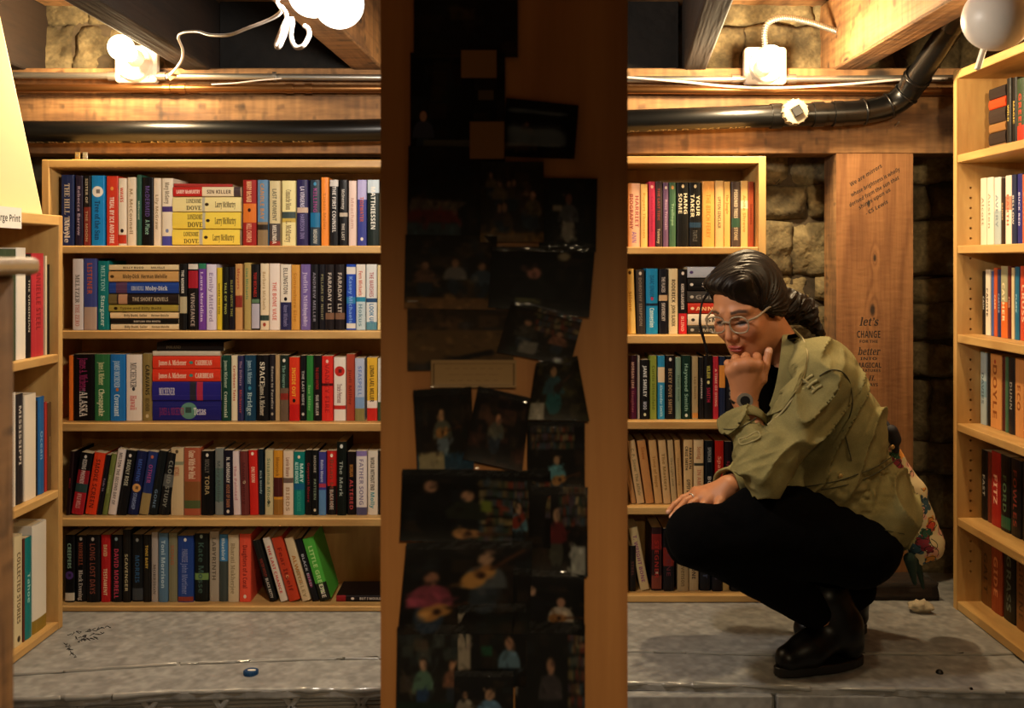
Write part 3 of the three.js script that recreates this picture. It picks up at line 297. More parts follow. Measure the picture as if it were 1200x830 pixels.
const rowsR = [
  [[736, 750.6, 215, '#d6a888', '#8c3a3c', 'HARRIET BIOGRAPHY', { two: 1, r: [0.16, 0.72], t: [0.76, 0.94, 'ANN', '#7a5a8a'] }], [750.8, 759, 216, '#e3b768', '#b08238', 'Rupert Thomson'], [760, 767.6, 213, '#b02c48', '#8c1c34', 'Colin Thubron', { e: [0.08, '#e8b49c'] }], [768, 776, 213, '#3a2c2a', '#a04038', 'THE LAST TIDE', { r: [0.1, 0.6], t: [0.72, 0.95, 'Tolstoy', '#c9b896'] }], [777, 783.8, 214, '#6a4c68', '#b898a8', 'Rose Tremain', { e: [0.08, '#e4d0c0'] }], [784, 792, 214, '#3f6044', '#8cac84', 'Trollope', { e: [0.08, '#c88a4c'] }], [793, 807, 214, '#12110f', '#dccfae', 'HANG SOME', { two: 1, r: [0.16, 0.5], e: [0.06, '#d8c49c'] }], [807.6, 822, 214, '#13110f', '#e2d5b0', 'YOUR TAKER', { two: 1, r: [0.14, 0.58], b: [[0.62, 0.7, '#21384c']], e: [0.06, '#dcc89c'], t: [0.74, 0.92, 'TURTLE', '#5c5a54'] }], [823, 837.6, 212.5, '#e2a050', '#b87630', 'THE BIRCH FERRY', { r: [0.2, 0.86] }], [838, 848, 212, '#d8b070', '#4a3a24', 'UPTON SINCLAIR', { r: [0.24, 0.72] }], [848.5, 856, 213, '#dcae60', '#6a4a22', 'The Jungle', { f: 1, r: [0.2, 0.5] }], [857, 867.6, 213, '#4a3c34', '#d0c0a0', 'POISONED TREES', { r: [0.12, 0.56], b: [[0.56, 0.7, '#33503c']], t: [0.7, 0.9, 'STONE', '#c9b48c'] }], [868, 876.8, 212, '#dcb06a', '#b07a3c', 'Anita Shreve', { b: [[0.3, 0.42, '#e8d0a8']] }], [877, 883.8, 213, '#9a4426', '#5c2010', 'Simmons']],
  [[735.5, 745.6, 315, '#dfb862', '#a8782c', 'Silone', { lean: -2, e: [0.06, '#4a3414'] }], [746.6, 756.6, 316, '#332c28', '#8a7c6a', 'DOROTHY SIMPSON', { lean: -1, e: [0.06, '#d8ccb8'] }], [757, 771, 315, '#1d86b8', '#12507a', 'ISAAC SINGER', { b: [[0.53, 0.57, '#15263a']], e: [0.46, '#b83a58'], t: [0.6, 0.9, 'Conversion', '#d8e4dc'], r: [0.1, 0.44] }], [772, 782.6, 315.5, '#12131c', '#d6ccc0', 'THE PLACES', { r: [0.12, 0.36], b: [[0.4, 0.49, '#c8a880']], t: [0.52, 0.8, 'SKVORECKY', '#d0c6ba'] }], [783.7, 794.4, 315, '#e3cfa0', '#1c1610', 'RODERICK', { r: [0.16, 0.52], t: [0.56, 0.88, 'JOHN SLADEK', '#33281a'] }], [795, 805, 316, '#111013', '#e4dacd', 'KARIN SLAUGHTER', { r: [0.22, 0.62], b: [[0.68, 1, '#c4242a']], e: [0.06, '#efe6da'], t: [0.72, 0.96, 'BLIND', '#f0b09c'] }]],
  [[737, 746.6, 417, '#2a1018', '#d0a890', 'MORGAN LEAR', { r: [0.1, 0.52], t: [0.55, 0.9, 'Slaughter', '#9a5a5c'], b: [[0.5, 1, '#4a1430']] }], [747, 749.6, 417, '#9a9488', '#5c5650', ''], [750, 760.8, 422, '#0f0f12', '#dce0dc', 'JANE SMILEY', { r: [0.1, 0.62], t: [0.7, 0.84, 'MOO', '#b8c0d0'], e: [0.92, '#cfd0a8'] }], [761.5, 769.4, 417, '#86933a', '#525c1c', 'Curtis Sittenfeld', { r: [0.1, 0.9] }], [770.5, 779, 417, '#2a86b4', '#b4d8e0', 'Alexander Smith', { b: [[0.18, 0.42, '#e0c9a2']], r: [0.46, 0.96] }], [780, 790.8, 417, '#121014', '#b0946c', 'BECKY DOVE SMITH', { r: [0.2, 0.92], e: [0.06, '#e4dccc'] }], [791.5, 798, 419, '#76927e', '#44604e', 'Dodie Smith', { lean: 0 }], [799, 809.4, 417, '#0f2c24', '#8cb09c', 'Haywood Smith', { e: [0.94, '#c9cfc0'] }], [811, 818, 418, '#a4906a', '#6a5838', 'Lee Smith', { b: [[0.9, 0.98, '#c8843c']] }], [819, 824.6, 419, '#141316', '#c9c4ba', 'APPLEHEAD'], [825, 835, 417, '#111013', '#c9c25a', 'WILBUR', { two: 1, r: [0.16, 0.36], e: [0.42, '#d8cc8a'], t: [0.5, 0.74, 'SMITH', '#c02a4c'] }], [835.5, 842, 418, '#a82434', '#e0b8a0', 'A TIME OF DYING', {}], [842.6, 850, 418, '#1a2440', '#c88a3c', '', { b: [[0.14, 0.5, '#d0883a']] }], [850.6, 862, 418, '#14141a', '#9a948a', 'SHOUT'], [862.6, 874, 418, '#2a1a1a', '#9a8a70', 'SPARKS']],
  [[740, 746, 540, '#b88a56', '#7c5830', '', { lean: -10 }], [746.6, 756, 516, '#cfae7c', '#7c6a44', 'C. P. Snow: The Affair', { lean: -9 }], [757, 767, 516, '#c48a50', '#a05c28', 'Snow', { lean: -8, r: [0.1, 0.3] }], [768, 777, 516, '#d0a468', '#a07038', 'Time of Hope', { lean: -6, r: [0.25, 0.75] }], [778, 787, 516, '#d4b07a', '#8c6c3c', 'The Masters', { lean: -5 }], [787.5, 794, 516, '#c4a878', '#86704a', 'The Light and', { lean: -4 }], [794.6, 801, 516, '#d0a468', '#a0743c', 'Homecoming', { lean: -3 }], [801.6, 812, 516, '#dcb880', '#14100c', 'MARTIN CRUZ SMITH', { two: 1, r: [0.1, 0.48], t: [0.62, 0.92, 'GYPSY DATE', '#14100c'] }], [813, 824.6, 516, '#dcc090', '#b06c44', 'Sontag', { b: [[0.36, 0.4, '#3c3a2c']], t: [0.46, 0.94, 'IN AMERICA', '#c07a58'], r: [0.1, 0.3] }], [826, 836, 517, '#10161c', '#aab0ac', 'SPENCER', { r: [0.1, 0.34], t: [0.52, 0.9, 'BOOK', '#c9c0b0'] }], [838, 848.4, 517, '#b82018', '#f0a080', 'Spark', { r: [0.2, 0.6] }], [849, 858, 518, '#181218', '#a02c3c', 'Spillane'], [859, 870, 518, '#1a1c24', '#8a8a90', 'STARK']],
  [[737, 745, 640, '#14100f', '#6a3a34', 'STEEL', {}], [751, 762, 618, '#c0ac80', '#7a3c6c', 'T. WRIGHT BONE', { lean: -11 }], [763.5, 776, 619, '#2a1416', '#a82c24', 'STEGNER', { b: [[0.1, 0.35, '#7c1f1c'], [0.76, 0.97, '#7a3a2c']], e: [0.72, '#c0a890'] }], [777, 790, 620, '#141218', '#6c3038', 'STERNE', { b: [[0.3, 0.6, '#7c241c']] }], [794, 807, 654, '#a8926a', '#6c5a3a', 'Stevenson'], [807.4, 819, 659, '#b09a72', '#2a1e18', 'STONE', { r: [0.2, 0.7] }], [820, 833, 630, '#10121a', '#4c5470', 'STOUT'], [834, 846, 630, '#121018', '#5c4a5c', 'STRAUB'], [847, 855, 675, '#b09458', '#7a6030', ''], [856, 870, 632, '#0f1216', '#5c7884', 'STYRON'], [871, 884, 632, '#100f14', '#5c5a70', 'SUSANN']],
];
const stacksR = [[1, [805.6, 884, 312.4, 325.4, '#b4bccc', '#5c4a7c', '', { e: [0.06, '#4c3c70'], b: [[0.4, 0.6, '#8894b8']] }], [805.8, 884, 326, 340.4, '#141416', '#b0aca4', 'SLOUKA', { e: [0.06, '#e0dad0'] }], [805.4, 884, 341, 354.4, '#3c3a38', '#9a948c', 'GODS FOOL', { e: [0.07, '#c9c2b4'] }], [806, 884, 355, 367.4, '#b82a1c', '#f0c890', 'ANNA SLOAN', { e: [0.07, '#f0d8b0'] }], [805.8, 884, 368, 381.4, '#ddd0ba', '#2a2420', 'SMALL', { e: [0.08, '#2a2420'] }], [805.6, 884, 382, 392, '#2c2a26', '#a09a8c', 'SMALLWOOD', { e: [0.07, '#a8a296'] }]]];
// side bookcase with peg holes: rows from the second shelf down, x in pixels at the spine plane
const rowsRS = [
  [[1179.5, 1184.5, 92, '#1c1a18', '#d0b050', 'WILD'], [1185, 1190.5, 91, '#171514', '#c9a850', 'MAGIC'], [1191, 1200, 92, '#2f3f2c', '#c83c28', 'GREEN', { b: [[0.7, 1, '#a83020']] }], [1201, 1212, 90, '#4c3c34', '#a09070', 'RISE']],
  [[1148, 1155, 209, '#d6cfba', '#8a8470', 'Alcott'], [1155.4, 1163, 208, '#e2dac6', '#9a927c', 'Austen'], [1163.4, 1171.4, 208, '#d8d6cc', '#7a8a94', 'AVERY', { b: [[0.5, 1, '#a8b6b8']] }], [1171.8, 1176, 209, '#2e2018', '#c0a070', 'BANKS'], [1176.4, 1184, 206, '#e4d8c4', '#b05a40', 'BARTH', { b: [[0.3, 0.5, '#c88a70']] }], [1184.4, 1190, 205, '#262c48', '#c8c4b8', 'BELLOW'], [1190.4, 1196, 204, '#2c2c70', '#c0c0d8', 'BUCK RED'], [1196.4, 1206, 204, '#c06038', '#e0c090', 'BYATT']],
  [[1151, 1155, 318, '#151312', '#c0b8a8', 'CAIN'], [1155.3, 1161, 316, '#e4d8c0', '#3a3028', 'CAPOTE'], [1161.3, 1164, 318, '#3c5a98', '#c0c8d8', ''], [1164.3, 1168.6, 314, '#c2532c', '#f0c8a0', 'CARR'], [1168.9, 1173, 316, '#24345c', '#a0a8c0', 'CARTER'], [1173.3, 1181, 312, '#d86a2c', '#fae0b0', 'CATHER', { b: [[0, 0.5, '#a4a07c']] }], [1181.3, 1185.4, 312, '#5c2420', '#d0a890', 'CHO'], [1185.7, 1189, 314, '#dcc898', '#8c7448', ''], [1189.3, 1194, 313, '#23688a', '#a8d0d8', 'CLARK'], [1194.3, 1204, 312, '#c24a30', '#f0c0a0', 'CROSS']],
  [[1145, 1151.6, 412, '#a4b2b4', '#4c6068', 'DAVIES', { b: [[0.4, 0.62, '#7c98a4']] }], [1151.9, 1155.6, 414, '#151312', '#807868', ''], [1156, 1169, 412, '#c98a4c', '#8a4a20', 'DOYLE', { e: [0.1, '#a03020'] }], [1169.3, 1173.4, 414, '#4a1c18', '#a07058', ''], [1173.7, 1177.4, 415, '#3f6044', '#90a888', ''], [1177.7, 1185, 415, '#1c1a1c', '#88847c', 'DUNN'], [1185.4, 1196, 418, '#c8884c', '#8a4c22', 'ECO'], [1196.4, 1206, 416, '#b45c3a', '#e0b088', 'ELLIS']],
  [[1148, 1155, 528, '#131214', '#a8a49c', 'FAST'], [1155.4, 1160, 530, '#6a2c20', '#c09070', ''], [1160.4, 1171.4, 530, '#a02420', '#f0b8a0', 'FITZ'], [1172, 1183, 532, '#151417', '#5c7c60', 'FORD', { b: [[0.8, 0.96, '#2c6048']] }], [1183.4, 1195, 534, '#18161a', '#8c3c34', 'FOWLES'], [1195.4, 1208, 534, '#131316', '#8c8880', 'FRAYN']],
  [[1144, 1156, 634, '#6a4420', '#3c2410', 'GALT'], [1156.4, 1169, 634, '#8c3c1e', '#c87c50', 'GIDE'], [1170, 1184, 640, '#151514', '#6c7c70', 'GRASS'], [1185, 1198, 644, '#8a5c30', '#5c3a1a', 'GREENE']],
];
const rowsLS = [
  [[8, 27, 292, '#3c4a34', '#8c947c', 'LARGE'], [28, 38.6, 290.5, '#e2dcd0', '#b0a89c', '', { hard: 1 }], [39, 44.2, 298, '#171414', '#b8b0a4', 'THE VIRGINIAN'], [44.6, 58, 297, '#b03038', '#7c1c24', 'DANIELLE STEEL', { hard: 1, r: [0.12, 0.75] }], [58.3, 60.4, 300, '#c9bb9c', '#8a7c60', ''], [60.8, 63.6, 310, '#141210', '#6a6458', '']],
  [[6, 17, 461, '#c8bea8', '#8a8270', 'Reader', { hard: 1 }], [17.6, 26.6, 461, '#e4ddd2', '#a09888', '', { hard: 1 }], [27.4, 35, 462, '#2a2628', '#d0c8bc', 'MISSISSIPPI', { r: [0.05, 0.7] }], [35.6, 48.4, 462, '#e6dac4', '#a89878', '', { hard: 1 }], [48.8, 51, 470, '#12141a', '#505868', ''], [51.2, 58, 465, '#1f5c9a', '#7ca4cc', 'Ocean'], [58.3, 61.2, 471, '#a02a24', '#d8b090', ''], [61.4, 65, 472, '#5a4028', '#a88c5c', 'Western']],
  [[12, 19, 622, '#8a7a64', '#5c5040', ''], [19.6, 23.8, 640, '#5c2c3c', '#a87c84', ''], [24.2, 33.6, 628, '#d9cba2', '#5c4c30', 'COLLECTED STORIES', { r: [0.15, 0.8], e: [0.94, '#33281a'] }], [34, 36, 632, '#5a2c20', '#a88c70', ''], [36.2, 43.8, 630, '#13787a', '#a4d0c8', 'Tahoe'], [44.4, 60, 613, '#dcd6c8', '#a8a090', '', { hard: 1, b: [[0.88, 1, '#8c7228']] }]],
];

// one atlas for every spine
const ATLAS = 2048, ROWH = 226, GAP = 5; const atlasCanvas = document.createElement('canvas'); atlasCanvas.width = atlasCanvas.height = ATLAS; const ag = atlasCanvas.getContext('2d'); ag.fillStyle = '#222'; ag.fillRect(0, 0, ATLAS, ATLAS);
let ax = 0, ay = 0; const spineSeed = rng(991);
function spineSlot(t, h, cover, ink, text, o) {
  const W = Math.max(8, Math.min(220, Math.round(t / h * (ROWH - GAP)))), full = W + GAP * 2; if (ax + full > ATLAS) { ax = 0; ay += ROWH; } if (ay + ROWH > ATLAS) throw new Error('atlas full');
  const X = ax + GAP, Y = ay + 4, H = ROWH - 8, g = ag; g.save(); g.fillStyle = cover; g.fillRect(ax, ay, full, ROWH); g.beginPath(); g.rect(X, Y, W, H); g.clip();
  for (const [a, b, c] of o.b ?? []) { g.fillStyle = c; g.fillRect(X, Y + a * H, W, (b - a) * H); }
  if (o.e) { const [f, c, big] = o.e, r = big ? W * 0.42 : Math.min(W * 0.22, 5); g.fillStyle = c; g.beginPath(); g.ellipse(X + W / 2, Y + f * H, r, r * (big ? 1 : 1.25), 0, 0, 7); g.fill(); if (big) { g.fillStyle = 'rgba(20,18,22,0.55)'; g.fillRect(X + W * 0.4, Y + f * H - r * 0.4, W * 0.28, r * 0.7); } }
  const write = (txt, a, b, c, serif, two) => {
    if (!txt) return; g.fillStyle = c; g.textAlign = 'center'; g.textBaseline = 'middle'; const len = (b - a) * H;
    const lines = two && txt.includes(' ') ? [txt.slice(0, txt.indexOf(' ')), txt.slice(txt.indexOf(' ') + 1)] : [txt];
    lines.forEach((s, i) => { g.save(); g.translate(X + W / 2 + (lines.length === 2 ? (0.5 - i) * W * 0.46 : 0), Y + (a + b) / 2 * H); g.rotate(Math.PI / 2); const size = W * (lines.length === 2 ? 0.40 : 0.52); g.font = 'bold ' + size.toFixed(1) + 'px ' + (serif ? 'serif' : 'sans-serif'); const w = g.measureText(s).width; g.scale(Math.min(1.6, len / w), 1); g.fillText(s, 0, size * 0.04); g.restore(); });
  };
  write(o.tx ?? text, ...(o.r ?? [0.12, 0.88]), ink, o.f, typeof o.two === 'number'); if (typeof o.two === 'string') write(o.two, 0.6, 0.95, ink, o.f); if (o.t) write(o.t[2], o.t[0], o.t[1], o.t[3], o.f);
  for (let k = 0; k < 3; k++) { g.fillStyle = 'rgba(240,230,215,' + (0.05 + spineSeed() * 0.1).toFixed(2) + ')'; g.fillRect(X + spineSeed() * W, Y, 1, H); }   // creases rubbed pale by reading
  g.restore(); const s = { u0: X / ATLAS, u1: (X + W) / ATLAS, v0: 1 - (Y + H) / ATLAS, v1: 1 - Y / ATLAS, cu: (ax + 2.5) / ATLAS, cv: 1 - (Y + H / 2) / ATLAS }; ax += full; return s;
}
const atlasTex = new THREE.CanvasTexture(atlasCanvas); atlasTex.colorSpace = THREE.SRGBColorSpace; atlasTex.magFilter = THREE.LinearFilter;
const coverMat = new THREE.MeshPhysicalMaterial({ name: 'printed book cover', map: atlasTex, roughness: 0.4, specularIntensity: 0.45 });
// cover: folded sheet with a slightly rounded spine; t thickness (x), h height (y), w depth (to -z), spine at z = 0
function coverGeo(t, h, w, s, hard) {
  const c = hard ? 0.0022 : 0.0006, r = Math.min(t * 0.12, 0.0025), bulge = Math.min(0.0016, t * 0.05), x = t / 2, out = [[-x, -w], [-x, -r], [-x + r * 0.4, -r * 0.35], [-x + r, 0]];
  for (const f of [0.25, 0.5, 0.75]) out.push([mix(-x + r, x - r, f), bulge * Math.sin(f * Math.PI)]);
  out.push([x - r, 0], [x - r * 0.4, -r * 0.35], [x, -r], [x, -w]);
  const inn = [[-x + c, -w], [-x + c, -r - c], [x - c, -r - c], [x - c, -w]];
  const pos = [], uv = [], idx = [], n = out.length;
  const quad = (a, b, cc, d, ua, ub) => { const k = pos.length / 3; pos.push(...a, ...b, ...cc, ...d); uv.push(ua[0], ua[1], ub[0], ua[1], ub[0], ub[1], ua[0], ub[1]); idx.push(k, k + 1, k + 2, k, k + 2, k + 3); };
  const flat = [s.cu, s.cv];
  for (let i = 0; i < n - 1; i++) { const [a0, a1] = out[i], [b0, b1] = out[i + 1], spine = i >= 1 && i < n - 2, f0 = (a0 + x) / t, f1 = (b0 + x) / t; quad([a0, 0, a1], [b0, 0, b1], [b0, h, b1], [a0, h, a1], spine ? [mix(s.u0, s.u1, f0), s.v0] : flat, spine ? [mix(s.u0, s.u1, f1), s.v1] : flat); }
  for (let i = 0; i < 3; i++) { const [a0, a1] = inn[3 - i], [b0, b1] = inn[2 - i]; quad([a0, 0, a1], [b0, 0, b1], [b0, h, b1], [a0, h, a1], flat, flat); }
  for (const yy of [0, h]) { const up = yy > 0, q = (a, b, cc, d) => { const A = [a, b, cc, d].map(([u, v]) => [u, yy, v]); up ? quad(A[0], A[1], A[2], A[3], flat, flat) : quad(A[3], A[2], A[1], A[0], flat, flat); }; q(inn[1], inn[0], out[0], out[1]); q(out[n - 2], out[n - 1], inn[3], inn[2]); q(inn[2], inn[1], out[1], out[n - 2]); q(out[n - 2], out[1], out[3], out[n - 4]); }
  for (const e of [0, 1]) { const a = e ? inn[3] : out[0], b = e ? out[n - 1] : inn[0]; quad([b[0], 0, b[1]], [a[0], 0, a[1]], [a[0], h, a[1]], [b[0], h, b[1]], flat, flat); }
  const g = new THREE.BufferGeometry(); g.setAttribute('position', new THREE.Float32BufferAttribute(pos, 3)); g.setAttribute('uv', new THREE.Float32BufferAttribute(uv, 2)); g.setIndex(idx); g.computeVertexNormals(); return g;
}
const NAMED = [['black', 18, 16, 18], ['dark brown', 58, 36, 26], ['grey', 140, 134, 126], ['dark grey', 66, 62, 60], ['cream', 228, 212, 180], ['white', 232, 226, 218], ['tan', 198, 160, 104], ['brown', 122, 80, 44], ['olive', 136, 124, 62], ['yellow', 238, 208, 80], ['orange', 222, 128, 48], ['red', 204, 44, 34], ['dark red', 122, 30, 30], ['pink', 224, 190, 184], ['crimson', 168, 36, 60], ['purple', 108, 66, 142], ['plum', 70, 34, 60], ['navy blue', 30, 38, 84], ['blue', 36, 100, 176], ['pale blue', 176, 194, 212], ['slate blue', 88, 118, 148], ['teal', 18, 118, 114], ['dark teal', 22, 60, 72], ['green', 52, 122, 58], ['dark green', 22, 56, 44], ['pale green', 120, 146, 124]];
const rgb = (hex) => [1, 3, 5].map((i) => parseInt(hex.slice(i, i + 2), 16));
function colourName(hex) { const c = rgb(hex); let best = '', bd = 1e9; for (const [n, r, g, b] of NAMED) { const d = (c[0] - r) ** 2 + (c[1] - g) ** 2 + (c[2] - b) ** 2; if (d < bd) { bd = d; best = n; } } return best; }
const ORD = ['first', 'second', 'third', 'fourth', 'fifth', 'sixth', 'seventh', 'eighth', 'ninth', 'tenth', 'eleventh', 'twelfth', 'thirteenth', 'fourteenth', 'fifteenth', 'sixteenth', 'seventeenth', 'eighteenth', 'nineteenth', 'twentieth', 'twenty-first', 'twenty-second', 'twenty-third', 'twenty-fourth', 'twenty-fifth', 'twenty-sixth', 'twenty-seventh', 'twenty-eighth', 'twenty-ninth', 'thirtieth', 'thirty-first', 'thirty-second', 'thirty-third', 'thirty-fourth', 'thirty-fifth'];
const inkWord = (o, ink, text) => text || o.tx ? ' with ' + colourName(ink) + ' lettering' : ' with plain spine';
function makeBook(t, h, w, cover, ink, text, o, label, group, kind = 'paperback_book') {
  const b = thing(kind, label, 'book', group), s = spineSlot(t, h, cover, ink, text, o), hard = o.hard, sq = hard ? 0.003 : 0.0004, c = hard ? 0.0023 : 0.0007;
  mesh('cover', coverGeo(t, h, w, s, hard), coverMat, b);
  const pg = new THREE.BoxGeometry(t - 2 * c, h - 2 * sq, w - 0.005 - sq); pg.translate(0, h / 2, -w / 2 - (0.005 - sq) / 2); mesh('pages', pg, M.pages, b); return b;
}
const local = new THREE.Matrix4(), quat = new THREE.Quaternion();
function seat(b, frame, pos, euler) { b.updateMatrix(); local.compose(pos, quat.setFromEuler(euler), new V3(1, 1, 1)).premultiply(frame.matrixWorld); local.decompose(b.position, b.quaternion, b.scale); }
const shelfWord = (i, n) => (i === 0 ? 'top' : i === n - 1 ? 'bottom' : ORD[i]) + ' shelf';
function fillBack(frame, D, rows, stacks, boardsTop, caseWord, endWord) {
  const rec = 0.032, d = D + rec, H = (py) => EYE - (py - CY) * d / F - STEP, X = (px) => (px - CX) * d / F, R = rng(77);
  rows.forEach((row, i) => row.forEach(([x0, x1, top, cover, ink, text, o = {}], k) => {
    const y0 = boardsTop[i], lean = (o.lean ?? 0) * Math.PI / 180, t = Math.max(0.004, (X(x1) - X(x0) - 0.0006) * Math.cos(lean)), rise = H(top) - y0, h = Math.max(0.1, (rise - Math.abs(Math.sin(lean)) * t) / Math.cos(lean)), w = 0.106 + R() * 0.012;
    const label = `${colourName(cover)} book${inkWord(o, ink, text)}, ${ORD[k]} upright from ${endWord}, ${shelfWord(i, rows.length)}, ${caseWord}`;
    const b = makeBook(t, h, w, cover, ink, text, o, label, `books on the ${shelfWord(i, rows.length)} of the ${caseWord}`);
    const xb = lean >= 0 ? X(x1) : X(x0), sgn = lean >= 0 ? 1 : -1;   // rests on its lower corner
    const cx = xb - sgn * (t / 2) * Math.cos(lean), cy = y0 + Math.abs(Math.sin(lean)) * t / 2 + 0.0003;
    seat(b, frame, new V3(cx, cy, -rec + (R() - 0.5) * 0.006), new THREE.Euler(0, 0, -lean));
  }));
  for (const [i, ...books] of stacks) {
    let y = boardsTop[i]; const heights = [...books].reverse();
    heights.forEach(([x0, x1, ya, yb, cover, ink, text, o = {}], k) => {
      const t = (yb - ya) * d / F - 0.0005, h = X(x1) - X(x0), label = `${colourName(cover)} book${inkWord(o, ink, text)}, ${ORD[k]} up in flat stack, ${shelfWord(i, rows.length)}, ${caseWord}`;
      const b = makeBook(t, h, 0.108, cover, ink, text, o, label, `books lying flat on the ${shelfWord(i, rows.length)} of the ${caseWord}`); y = H(yb) > y ? Math.max(y, H(yb) - 0.001) : y;
      seat(b, frame, new V3(X(x1), y + t / 2 + 0.0003, -rec + (R() - 0.5) * 0.004), new THREE.Euler(0, 0, Math.PI / 2)); y += t + 0.0006;
    });
  }
}
const topsOf = (h, list) => list.map((py) => h(py) + 0.0003);
fillBack(caseL, DL, rowsL, stacksL, topsOf(hl, [288, 388, 496, 608, 711]), 'wide bookcase', 'end panel');
fillBack(caseR, DR, rowsR, stacksR, topsOf(hr, [289.5, 393, 494, 594.5, 698]), 'narrow bookcase', 'plank end');
// thin book lying askew on the flat stack, top shelf
{ const b = makeBook(0.008, 0.15, 0.1, '#a8342c', '#e6d6b8', '', {}, 'thin red book lying askew on top of the flat stack, top shelf, wide bookcase', 'books lying flat on the top shelf of the wide bookcase'); seat(b, caseL, new V3(P(272, 0, DL + 0.05).x, hl(218.5) + 0.0065, -0.055), new THREE.Euler(0, 0.12, Math.PI / 2, 'YXZ')); }
// side bookcases: depth from the pixel column at the spine plane
function fillSide(frame, side, xPlane, rows, tops, baseDist, caseWord, endWord, rec, wBook) {
  const dOf = (px) => xPlane * F / (px - CX), R = rng(55);
  rows.forEach((row, i) => row.forEach(([p0, p1, top, cover, ink, text, o = {}], k) => {
    const dFar = side > 0 ? dOf(p0) : dOf(p1), dNear = side > 0 ? dOf(p1) : dOf(p0), t = Math.max(0.004, dFar - dNear - 0.0006), dm = (dFar + dNear) / 2, y0 = tops[i], h = Math.min(side > 0 ? 0.186 : 0.3, Math.max(0.12, EYE - (top - CY) * dm / F - STEP - y0));
    const n = side > 0 ? k : row.length - 1 - k, label = `${colourName(cover)} book${inkWord(o, ink, text)}, ${ORD[n]} from ${endWord}, ${shelfWord(i, rows.length)}, ${caseWord}`;
    const b = makeBook(t, h, Math.min(wBook, h * 0.64), cover, ink, text, o, label, `books on the ${shelfWord(i, rows.length)} of the ${caseWord}`, o.hard ? 'hardback_book' : 'paperback_book');
    const lx = side > 0 ? baseDist - dm : -(baseDist - dm);
    seat(b, frame, new V3(lx, y0 + 0.0003, -rec - R() * 0.004), new THREE.Euler());
  }));
}
for (const row of rowsLS) for (const b of row) { b[0] -= 3.5; b[1] -= 3.5; }
for (const row of rowsRS) { const s = Math.max(0, 1149.4 - row[0][0]); for (const b of row) { b[0] += s; b[1] += s; } }
fillSide(caseRS, 1, 1.214, rowsRS, topsOf(hrs, [182.5, 288, 391, 494.5, 604, 701]), DRS, 'peg holed bookcase', 'end panel', 0.058, 0.13);
fillSide(caseLS, -1, -1.128, rowsLS, topsOf(hls, [414, 571.5, 725]), DLS, 'Large Print bookcase', 'far end panel', 0.018, 0.17);
{ // flat stack beside the end panel, top row of the peg holed bookcase
  let y = hrs(182.5) + 0.0006; const list = [[0.016, '#8a6a48'], [0.030, '#2c2320'], [0.022, '#8a6238'], [0.036, '#352a26'], [0.024, '#d8431f'], [0.028, '#2c2422']];
  list.forEach(([t, c], k) => { const b = makeBook(t, 0.08, 0.15, c, '#a89878', '', {}, `small ${colourName(c)} book lying flat, ${ORD[k]} up in the stack, top shelf, peg holed bookcase`, 'books lying flat on the top shelf of the peg holed bookcase'); seat(b, caseRS, new V3(0.147, y + t / 2, -0.06), new THREE.Euler(0, 0, Math.PI / 2)); y += t + 0.0008; });
}
atlasTex.needsUpdate = true;

// ---------- photo plank ----------
const DP = 1.15;
const PX0 = P(446, 0, DP).x, PX1 = P(735.5, 0, DP).x;
{
  const w = PX1 - PX0, h = JOIST_Y - 0.001, g = thing('photo_plank', 'wide upright pine plank covered with taped photographs', 'plank'); g.position.set((PX0 + PX1) / 2, 0, -DP);
  const cw = 420, ch = 2048, face = canvasTex(cw, ch, (c) => paintWood(c, cw, ch, woodFn([190, 132, 74], [150, 94, 46], 207, { rings: 2.2, streak: 40, fine: 0.2, blotch: 0.2, ka: 2.8, knots: [[0.385, 0.78, 0.018], [0.66, 0.93, 0.028], [0.705, 0.87, 0.014]] }), true));
  const geo = new THREE.BoxGeometry(w, h, 0.042), u = geo.attributes.uv; for (let i = 0; i < 16; i++) u.setXY(i, u.getY(i) * h, u.getX(i) * 0.04 + i * 0.01);
  const m = mesh('plank_board', geo, [M.beam, M.beam, M.beam, M.beam, new THREE.MeshStandardMaterial({ name: 'plank face', map: face, bumpMap: pineBump, bumpScale: 0.0004, roughness: 0.6 }), M.beam], g); m.position.set(0, h / 2 + 0.0005, -0.021);
}
const PH = 2048, pcv = document.createElement('canvas'); pcv.width = PH; pcv.height = 1280; const pg = pcv.getContext('2d'); pg.fillStyle = '#111'; pg.fillRect(0, 0, PH, 1280);
let slotN = 0; const photoTex = new THREE.CanvasTexture(pcv); photoTex.colorSpace = THREE.SRGBColorSpace; photoTex.magFilter = THREE.LinearFilter;
const photoMat = new THREE.MeshPhysicalMaterial({ name: 'glossy photo paper', map: photoTex, roughness: 0.45, specularIntensity: 0.3, clearcoat: 0.5, clearcoatRoughness: 0.05 });
const tapeMat = new THREE.MeshPhysicalMaterial({ name: 'clear tape', color: 0xffffff, transmission: 1, thickness: 0, roughness: 0.1 });
const cardMat = new THREE.MeshStandardMaterial({ name: 'tan card', color: 0x8a6236, roughness: 0.8 });
